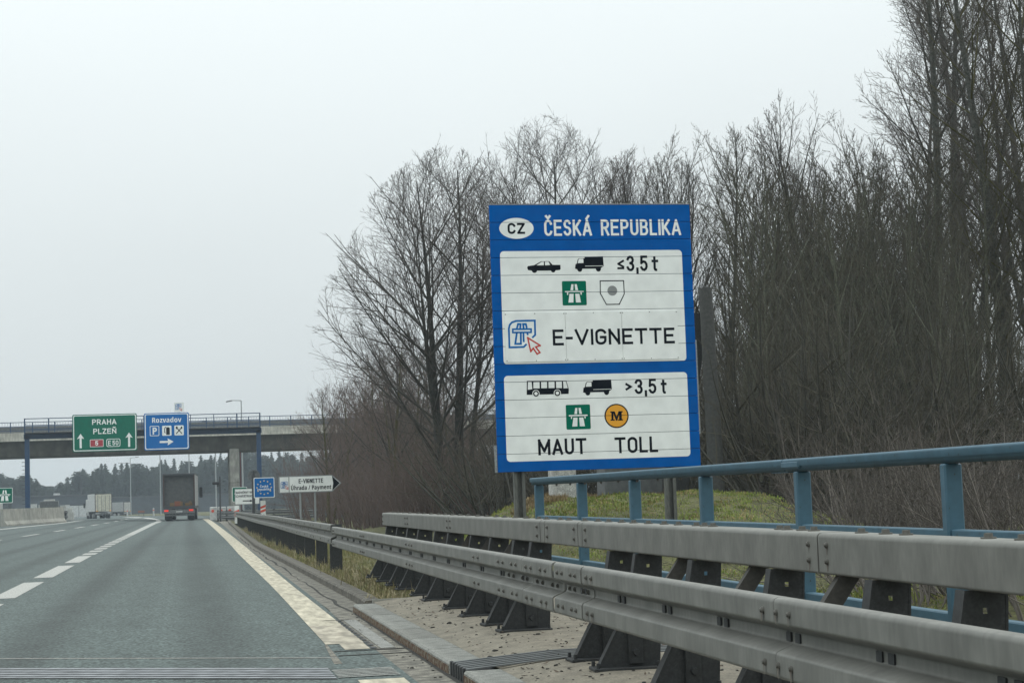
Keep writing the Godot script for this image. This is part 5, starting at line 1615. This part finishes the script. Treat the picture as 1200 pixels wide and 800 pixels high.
func grasses() -> void:
	rng.seed = 5
	var spots := []
	for i in 26000:
		var x := rng.randf_range(3.7, 13.0); var d := rng.randf_range(15.0, 42.0)
		if x < 4.1 and d < 18.8: continue
		spots.append(P(x, bank(x, d) - 0.01, d))
	scatter("mound_grass", "short green grass on the mound", tuft(9, 0.055, 0.006, 0.09, 3), spots, [Color(0.11, 0.165, 0.025), Color(0.25, 0.275, 0.065), Color(0.27, 0.215, 0.09)])
	spots = []
	for i in 1500:                                               # rough dry growth round the crest and the sign's foot
		var a := rng.randf() * TAU
		var r := rng.randf_range(0.28, 0.5)
		var x := 7.7 + cos(a) * r * 3.9; var d := 29.5 + absf(sin(a)) * r * 9.0 * 0.6
		spots.append(P(x, bank(x, d) - 0.01, d))
	scatter("dry_grass", "dead tawny grass along the crest of the mound", tuft(10, 0.12, 0.007, 0.1, 4), spots, [Color(0.17, 0.12, 0.06), Color(0.26, 0.2, 0.1)])
	spots = []
	for i in 380:
		var d := 18.7 + pow(rng.randf(), 1.6) * 60.0
		var x := 2.08 + rng.randf_range(0, 0.75) + 0.012 * maxf(0, d - 45)
		spots.append(P(x, bank(x, d), d))
	scatter("verge_grass", "dry straw coloured grass under the guard rail", tuft(14, 0.17, 0.004, 0.12, 6), spots, [Color(0.20, 0.17, 0.09), Color(0.30, 0.26, 0.16), Color(0.12, 0.13, 0.045)])
	spots = []
	for i in 2600:
		var d := 18.7 + rng.randf() * 30.0
		var x := 2.1 + rng.randf_range(0, 2.4)
		spots.append(P(x, bank(x, d), d))
	scatter("bank_grass", "low grass behind the guard rail", tuft(10, 0.1, 0.005, 0.12, 7), spots, [Color(0.14, 0.15, 0.05), Color(0.24, 0.21, 0.1), Color(0.3, 0.25, 0.13)])

# ---------------------------------------------------------------- planting
func plants() -> void:
	var S_wide := {"segs": [9, 6, 4, 3, 2], "kids": [24, 12, 7, 2], "ang": [0.80, 0.6, 0.55, 0.45], "spread": [0.2, 0.22, 0.22, 0.2], "ratio": [0.60, 0.46, 0.5, 0.45], "fall": [0.35, 0.45, 0.4, 0.3], "start": [0.2, 0.15, 0.15, 0.2], "up": [0.03, 0.035, 0.05, 0.06, 0.05], "wob": [0.04, 0.06, 0.08, 0.09, 0.08], "sides": [10, 6, 4, 3, 3], "thick": [0.008, 0.008, 0.0085, 0.009], "least": 0.0058, "env": [Vector3(0.1, 6.3, 0), Vector3(4.9, 7.1, 4.9)]}
	var S_slim := {"segs": [9, 6, 4, 3, 2], "kids": [26, 11, 6, 2], "ang": [0.55, 0.52, 0.5, 0.42], "spread": [0.18, 0.2, 0.22, 0.2], "ratio": [0.40, 0.44, 0.5, 0.45], "fall": [0.4, 0.45, 0.4, 0.3], "start": [0.22, 0.15, 0.15, 0.2], "up": [0.03, 0.045, 0.05, 0.06, 0.05], "wob": [0.05, 0.06, 0.08, 0.09, 0.08], "sides": [8, 5, 3, 3, 3], "thick": [0.010, 0.0085, 0.0085, 0.009], "least": 0.0055, "env": [Vector3(0, 6.4, 0), Vector3(2.9, 4.9, 2.9)]}
	var S_bush := {"segs": [6, 4, 3], "kids": [7, 4], "ang": [0.75, 0.75], "spread": [0.3, 0.35], "ratio": [0.36, 0.45], "fall": [0.5, 0.4], "start": [0.2, 0.15], "up": [0.04, 0.03, 0.02], "wob": [0.10, 0.16, 0.2], "sides": [4, 3, 3], "thick": [0.011, 0.009], "least": 0.004, "foot": 0.0075}
	var S_whip := {"segs": [7, 5, 3], "kids": [7, 4], "ang": [0.6, 0.6], "spread": [0.4, 0.4], "ratio": [0.45, 0.45], "fall": [0.4, 0.3], "start": [0.25, 0.2], "up": [0.02, 0.04, 0.03], "wob": [0.2, 0.22, 0.25], "sides": [4, 3, 3], "thick": [0.0075, 0.007], "least": 0.003, "foot": 0.007}

	# the spreading tree left of the sign
	var y := bank(9, 58)
	var a := tree("spreading_tree", "wide bare tree with several stems left of the big sign", [
		[Vector3(-0.28, -0.2, 0), Vector3(-0.07, 1, 0.03), 12.3, 0.2], [Vector3(0.2, -0.2, 0.1), Vector3(0.05, 1, -0.05), 12.8, 0.21],
		[Vector3(-0.1, -0.2, 0.3), Vector3(-0.16, 1, 0.12), 11.0, 0.13], [Vector3(0.45, -0.2, -0.2), Vector3(0.15, 1, -0.1), 11.2, 0.13]], S_wide, [M.bark, M.limb, M.twig], 11, "", true)
	a.position = P(9.0, y, 58)
	var S_round := S_wide.duplicate(true)
	S_round.env = [Vector3(0, 9.4, 0), Vector3(4.7, 6.4, 4.7)]; S_round.start = [0.38, 0.2, 0.15, 0.15]; S_round.kids = [24, 12, 7, 2]; S_round.ang = [0.85, 0.6, 0.55, 0.45]
	var bt := tree("round_tree", "round crowned bare tree rising behind the big sign", [
		[Vector3(0, -0.2, 0), Vector3(-0.05, 1, 0), 14.2, 0.22], [Vector3(0.5, -0.2, 0.2), Vector3(0.12, 1, 0.05), 13.4, 0.16], [Vector3(-0.4, -0.2, 0), Vector3(-0.17, 1, -0.05), 12.8, 0.15]], S_round, [M.bark, M.limb, M.twig], 23, "", true)
	bt.position = P(14.4, bank(14.4, 66), 66)

	# slim trees of the wood to the right
	var names := "slim bare trees of the wood right of the big sign"
	var c1 := tree("slim_tree", "slim bare tree of upright branches just right of the round crown", [[Vector3.ZERO, Vector3(-0.03, 1, 0), 10.4, 0.11], [Vector3(0.5, 0, 0.3), Vector3(0.1, 1, 0), 10.2, 0.1], [Vector3(-0.4, 0, -0.2), Vector3(-0.1, 1, 0.1), 10.0, 0.09], [Vector3(0.1, 0, 0.5), Vector3(0.03, 1, 0.15), 9.6, 0.08]], S_slim, [M.bark, M.limb, M.twig], 31, names)
	c1.position = P(14.9, bank(14.9, 53), 53)
	var c2 := tree("slim_tree", "slim forked bare tree above the sign's upper right corner", [[Vector3.ZERO, Vector3(0.08, 1, 0.05), 10.7, 0.12], [Vector3(-0.3, 0, 0.2), Vector3(-0.14, 1, 0), 10.0, 0.1]], S_slim, [M.bark, M.limb, M.twig_green], 37, names)
	c2.position = P(16.0, bank(16, 50), 50)
	var c3 := tree("slim_tree", "tall slim bare tree in the middle of the right hand wood", [[Vector3.ZERO, Vector3(0.02, 1, -0.05), 10.5, 0.14], [Vector3(0.4, 0, 0), Vector3(0.2, 1, 0.1), 9.6, 0.1]], S_slim, [M.bark, M.limb, M.twig], 41, names)
	c3.position = P(17.6, bank(17.6, 46), 46)
	var protos: Array[Node3D] = [c1, c2, c3]
	var group_wood := "bare trees standing close together in the wood"
	for q in [[16.9, 48, 1, 0.98, 1.0, "slim bare tree left of the wood's tallest pointed tree"], [18.3, 49, 0, 2.1, 0.96, "slim bare tree right of the wood's tallest pointed tree"], [20.3, 50, 2, 4.0, 0.95, "slim bare tree beside the gap before the tall right hand trees"], [20.8, 46, 1, 5.2, 0.78, "shorter slim tree in the gap before the tall right hand trees"]]:
		var p := P(q[0], bank(q[0], q[1]), q[1])
		copy_of(protos[q[2]], "slim_tree", p, q[3], Vector3.ONE * q[4], q[5], names)
	rng.seed = 404
	for i in 17:                                                 # the depth of the wood
		var d := rng.randf_range(58, 92)
		var x := d * 0.191 + rng.randf_range(0.6, 23) * d / 70.0
		var k := rng.randf_range(0.75, 1.0) if x / d < 0.44 else rng.randf_range(1.0, 1.35)
		copy_of(protos[i % 3], "wood_tree", P(x, bank(minf(x, 45), d), d), rng.randf() * TAU, Vector3.ONE * k, "bare tree deep in the wood behind the big sign", group_wood)
	# tall pale stemmed trees at the right edge
	var S_tall := S_slim.duplicate(true)
	S_tall.start = [0.25, 0.15, 0.15, 0.15]; S_tall.kids = [32, 11, 7, 2]; S_tall.ratio = [0.22, 0.45, 0.45, 0.5]; S_tall.ang = [0.75, 0.6, 0.55, 0.45]; S_tall.fall = [0.35, 0.5, 0.4, 0.3]; S_tall.erase("env")
	var d1 := tree("tall_tree", "tall bare tree with a pale straight trunk, its crown leaving the frame", [[Vector3.ZERO, Vector3(0.01, 1, 0), 17.0, 0.2], [Vector3(0.7, 0, -0.4), Vector3(0.1, 1, 0), 15.5, 0.13]], S_tall, [M.bark_pale, M.limb, M.twig], 53, "")
	d1.position = P(19.6, bank(19.6, 42), 42)
	var d2 := tree("tall_tree", "tall bare tree with mossy yellow limbs at the right edge", [[Vector3.ZERO, Vector3(0.03, 1, 0.02), 14.5, 0.18], [Vector3(1.0, 0, 0.4), Vector3(-0.12, 1, 0.05), 13.5, 0.13]], S_tall, [M.bark_pale, M.limb_moss, M.twig_green], 59, "")
	d2.position = P(18.3, bank(18.3, 36), 36)
	copy_of(d1, "tall_tree", P(22.0, bank(22, 46), 46), 1.7, Vector3.ONE * 1.05, "tall bare tree behind the pale trunk at the right")
	copy_of(d2, "tall_tree", P(19.2, bank(19.2, 34.5), 34.5), 2.6, Vector3.ONE * 1.0, "rightmost tall bare tree, partly outside the frame")
	copy_of(d1, "tall_tree", P(23.6, bank(23.6, 44), 44), 3.9, Vector3.ONE * 1.0, "tall bare tree at the right edge behind the mossy limbs")
	copy_of(d1, "tall_tree", P(25.5, bank(25.5, 52), 52), 5.1, Vector3.ONE * 1.15, "tallest bare tree far back at the right edge")

	# thicket of the wood
	var b1 := bush("thicket_bush", "dense dark leafless thicket bush of many thin stems", 26, 1.2, 4.6, 0.65, S_bush, [M.limb, M.twig_green], 61, "dark leafless bushes under the wood")
	b1.position = P(10.6, bank(10.6, 33), 33)
	var b2 := bush("thicket_bush", "dense dark leafless thicket bush of many thin stems", 22, 1.1, 5.4, 0.5, S_bush, [M.limb, M.twig_green], 67, "dark leafless bushes under the wood")
	b2.position = P(11.6, bank(11.6, 35), 35)
	rng.seed = 71
	for i in 28:
		var d := rng.randf_range(28, 56)
		var x := lerpf(d * 0.316, d * 0.56, rng.randf()) + 0.6
		if x < 10.2: continue
		copy_of(b1 if i % 2 else b2, "thicket_bush", P(x, bank(x, d), d), rng.randf() * TAU, Vector3(1.1, rng.randf_range(0.7, 1.15), 1.1), "dense dark leafless thicket bush of many thin stems", "dark leafless bushes under the wood")
	rng.seed = 79
	for i in 22:                                                 # the brush behind the sign
		var d := rng.randf_range(43, 58)
		copy_of(b1 if i % 2 else b2, "thicket_bush", P(lerpf(d * 0.175, d * 0.33, (i + rng.randf()) / 22.0), bank(11, d), d), rng.randf() * TAU, Vector3(1.2, rng.randf_range(0.6, 0.85), 1.2), "dark leafless bush seen below and behind the big sign", "dark bushes behind the big sign")
	# pale whips behind the handrail
	var w1 := bush("whip_bush", "pale grey brown whip bush behind the blue handrail", 20, 0.7, 1.75, 0.9, S_whip, [M.twig_pale, M.twig_grey], 83, "pale whip bushes behind the handrail")
	w1.position = P(8.0, bank(8.0, 18.6), 18.6)
	rng.seed = 85
	for i in 15:
		var d := rng.randf_range(13.0, 22.0)
		var x := lerpf(d * 0.41 + 0.3, d * 0.56, rng.randf())
		if x < 6.6: x = 6.6 + rng.randf()
		copy_of(w1, "whip_bush", P(x, bank(x, d), d), rng.randf() * TAU, Vector3(1.1, rng.randf_range(0.75, 1.2), 1.1), "pale grey brown whip bush behind the blue handrail", "pale whip bushes behind the handrail")
	# brown brush left of the sign
	var r1 := bush("brush", "reddish brown leafless brush left of the big sign", 44, 1.5, 3.8, 0.35, S_bush, [M.twig_red, M.twig_red], 91, "reddish brown brush left of the big sign")
	var S_sap := S_slim.duplicate(true)
	S_sap.kids = [13, 6, 4, 1]; S_sap.start = [0.4, 0.2, 0.15, 0.15]; S_sap.env = [Vector3(0, 3.6, 0), Vector3(1.8, 3.0, 1.8)]
	var saps: Array[Node3D] = []
	for k in 2: saps.append(tree("sapling_tree", "slender leaning young tree with a mossy grey stem in the wood", [[Vector3(0, -0.2, 0), Vector3(0.05 - 0.1 * k, 1, 0.03), 5.9, 0.07], [Vector3(0.6, -0.2, 0.2), Vector3(0.12 - 0.06 * k, 1, -0.06), 5.0, 0.05]], S_sap, [M.bark_moss, M.bark_moss, M.twig_green], 131 + k, "slender young trees of the wood"))
	saps[0].position = P(11.2, bank(11.2, 34), 34)
	saps[1].position = P(13.4, bank(13.4, 33), 33)
	rng.seed = 137
	for i in 40:
		var d := rng.randf_range(29, 52)
		var x := lerpf(d * 0.33, d * 0.57, rng.randf()) + 0.4
		if x < 10.4: continue
		copy_of(saps[i % 2], "sapling_tree", P(x, bank(x, d), d), rng.randf() * TAU, Vector3.ONE * rng.randf_range(0.7, 1.15), "slender leaning young tree with a mossy grey stem in the wood", "slender young trees of the wood")
	rng.seed = 139
	for q in [[13.1, 40, 1.75], [13.9, 38, 1.6], [15.0, 41, 1.8], [14.6, 36, 1.5], [16.0, 39, 1.7], [15.6, 35, 1.45], [17.2, 40, 1.8], [12.6, 37, 1.55], [16.6, 36, 1.6], [18.4, 41, 1.85], [17.4, 35, 1.6], [14.3, 43, 1.9]]:
		copy_of(saps[1 if q[0] > 15 else 0], "wood_tree", P(q[0], bank(q[0], q[1]), q[1]), rng.randf() * TAU, Vector3(1.15, 1, 1.15) * q[2] * 0.84, "taller mossy stemmed tree standing out of the thicket right of the sign", "mossy stemmed trees standing out of the thicket")
	for o in [c1, c2, c3]: o.scale = Vector3.ONE * 1.07
	r1.position = P(9.6, bank(9.6, 61), 61)
	rng.seed = 93
	for i in 44:
		var d := rng.randf_range(56, 92)
		var x := lerpf(d * (0.145 if d < 69 else 0.085), d * 0.19, rng.randf())
		copy_of(r1, "brush", P(x, bank(x, d), d), rng.randf() * TAU, Vector3(1.1, rng.randf_range(0.6, 0.95), 1.1), "reddish brown leafless brush left of the big sign", "reddish brown brush left of the big sign")
	for i in 26:
		var d := rng.randf_range(95, 150)
		var x := lerpf(d * 0.062 + 1.5, d * 0.16, rng.randf())
		copy_of(r1, "brush", P(x, gy(x, d), d), rng.randf() * TAU, Vector3(1.6, rng.randf_range(1.1, 1.7) * (1.55 if x / d > 0.1 else 1.0), 1.6), "reddish brown leafless brush left of the big sign", "reddish brown brush left of the big sign")
	# small trees before the bridge
	var S_small := S_slim.duplicate(true)
	S_small.kids = [18, 9, 6, 2]; S_small.ang = [0.8, 0.6, 0.6, 0.6]; S_small.ratio = [0.46, 0.45, 0.5, 0.45]; S_small.env = [Vector3(0.2, 3.4, 0), Vector3(2.6, 3.6, 2.6)]
	var sm := tree("young_tree", "small bare tree with a mossy stem behind the arrow shaped board", [[Vector3.ZERO, Vector3(0.02, 1, 0), 6.6, 0.1], [Vector3(0.2, 0, 0), Vector3(0.2, 1, 0), 5.6, 0.06]], S_small, [M.limb_moss, M.limb, M.twig_red], 97)
	sm.position = P(6.9, gy(7, 85), 85)
	copy_of(sm, "young_tree", P(8.8, gy(8, 72), 72), 2.0, Vector3.ONE * 1.22, "small bare tree at the left foot of the spreading tree")
	copy_of(sm, "young_tree", P(8.9, gy(8, 96), 96), 4.0, Vector3.ONE * 1.15, "small bare tree in front of the bridge's right end")
	for q in [[9.8, 90, 1.3, 0.7], [11.4, 92, 1.35, 3.1], [12.6, 88, 1.3, 5.0], [10.6, 104, 1.4, 1.9], [13.4, 106, 1.5, 4.4], [10.4, 78, 1.15, 2.7], [12.2, 80, 1.2, 0.2]]:
		copy_of(sm, "young_tree", P(q[0], gy(8, q[1]), q[1]), q[3], Vector3.ONE * q[2], "small bare tree of the brush hiding the bridge's end", "small trees before the bridge's end")

func forest() -> void:
	var g := "dark conifers of the far forest"
	var lab := "dark hazy conifer in the far forest edge behind the road"
	var protos: Array[Node3D] = []
	for i in 3: protos.append(conifer("conifer", lab, 14.0, 2.3 + 0.3 * i, 101 + i, false, g))
	for i in 2: protos.append(conifer("pine", "dark hazy round topped pine in the far forest edge", 13.5, 2.4 + 0.3 * i, 111 + i, true, "dark pines of the far forest"))
	rng.seed = 120
	var tops := [[-90, 10], [-46, 11.5], [-40, 10.8], [-34, 9.2], [-31, 8.2], [-27, 10.5], [-22, 12.8], [-17, 12.6], [-10, 12.8], [-4, 13.3], [5, 14.5], [15, 15.5], [28, 15], [80, 15]]
	for i in 150:
		var row := i % 3
		var d := 432.0 + row * 9 + rng.randf_range(0, 6)
		var x := lerpf(-75, 60, (i + rng.randf() * 2.0) / 150.0)
		var h: float = along(tops, x * 430.0 / d) * rng.randf_range(0.78, 1.06) + row * 0.3
		var k := i % 5
		var at := P(x, gy(x, d) - 0.3, d)
		var s := h / (14.0 if k < 3 else 13.5)
		if i < 5:
			protos[i].position = at
			protos[i].scale = Vector3(1, s, 1)
		else:
			copy_of(protos[k], "conifer" if k < 3 else "pine", at, rng.randf() * TAU, Vector3(rng.randf_range(0.85, 1.25), s, 1.0), lab if k < 3 else "dark hazy round topped pine in the far forest edge", g if k < 3 else "dark pines of the far forest")

# ---------------------------------------------------------------- everything
func _ready() -> void:
	var cam := Camera3D.new()
	cam.name = "camera"
	add_child(cam)
	cam.position = Vector3(0, 1.2, 0)
	cam.rotation_degrees = Vector3(5.045, -10.948, -2.0)
	cam.fov = 22.62
	cam.near = 0.05
	cam.far = 4000.0
	cam.current = true

	var sw := 512
	var sh := 256
	var im := Image.create(sw, sh, false, Image.FORMAT_RGBAF)   # an even overcast: brighter towards the zenith and a little towards the hidden sun
	var cl := FastNoiseLite.new()
	cl.seed = 8
	cl.frequency = 1.3
	cl.fractal_octaves = 3
	var sun_dir := Vector3(0.55, 0.7, -0.2).normalized()
	for j in sh:
		var el := PI * (0.5 - (j + 0.5) / sh)
		for i in sw:
			var az := TAU * (i + 0.5) / sw
			var dir := Vector3(-sin(az) * cos(el), sin(el), -cos(az) * cos(el))
			dir = Vector3(sin(az - PI) * cos(el), sin(el), -cos(az - PI) * cos(el))
			var l := 0.67 * (1.0 + 1.75 * maxf(dir.y, 0.0))
			l *= 1.0 + 0.16 * dir.dot(sun_dir)
			l *= 1.0 + 0.03 * cl.get_noise_3d(dir.x * 2, dir.y * 5, dir.z * 2)
			if dir.y < 0.0: l *= 0.5
			im.set_pixel(i, j, Color(l * 0.935, l * 1.01, l * 1.025))
	var sky := Sky.new()
	var sm := PanoramaSkyMaterial.new()
	sm.panorama = ImageTexture.create_from_image(im)
	sky.sky_material = sm
	var env := Environment.new()
	env.background_mode = Environment.BG_SKY
	env.sky = sky
	env.tonemap_mode = Environment.TONE_MAPPER_LINEAR
	env.tonemap_exposure = 1.0
	env.fog_enabled = true
	env.fog_density = 0.0005
	env.fog_light_color = Color(0.90, 0.96, 1.0)
	env.sdfgi_enabled = true
	env.ssao_enabled = true
	env.ssil_enabled = true
	var we := WorldEnvironment.new()
	we.name = "world"
	we.environment = env
	add_child(we)
	var sun := DirectionalLight3D.new()
	sun.name = "sun"
	sun.light_energy = 0.32
	sun.light_angular_distance = 25.0
	sun.light_color = Color(1.0, 0.98, 0.95)
	sun.shadow_enabled = true
	sun.look_at_from_position(sun_dir * 10, Vector3.ZERO)
	add_child(sun)

	make_materials()
	road()
	overpass()
	gantry()
	barriers()
	handrail()
	big_sign()
	side_signs()
	main_lorry()
	far_things()
	forest()
	plants()
	grasses()
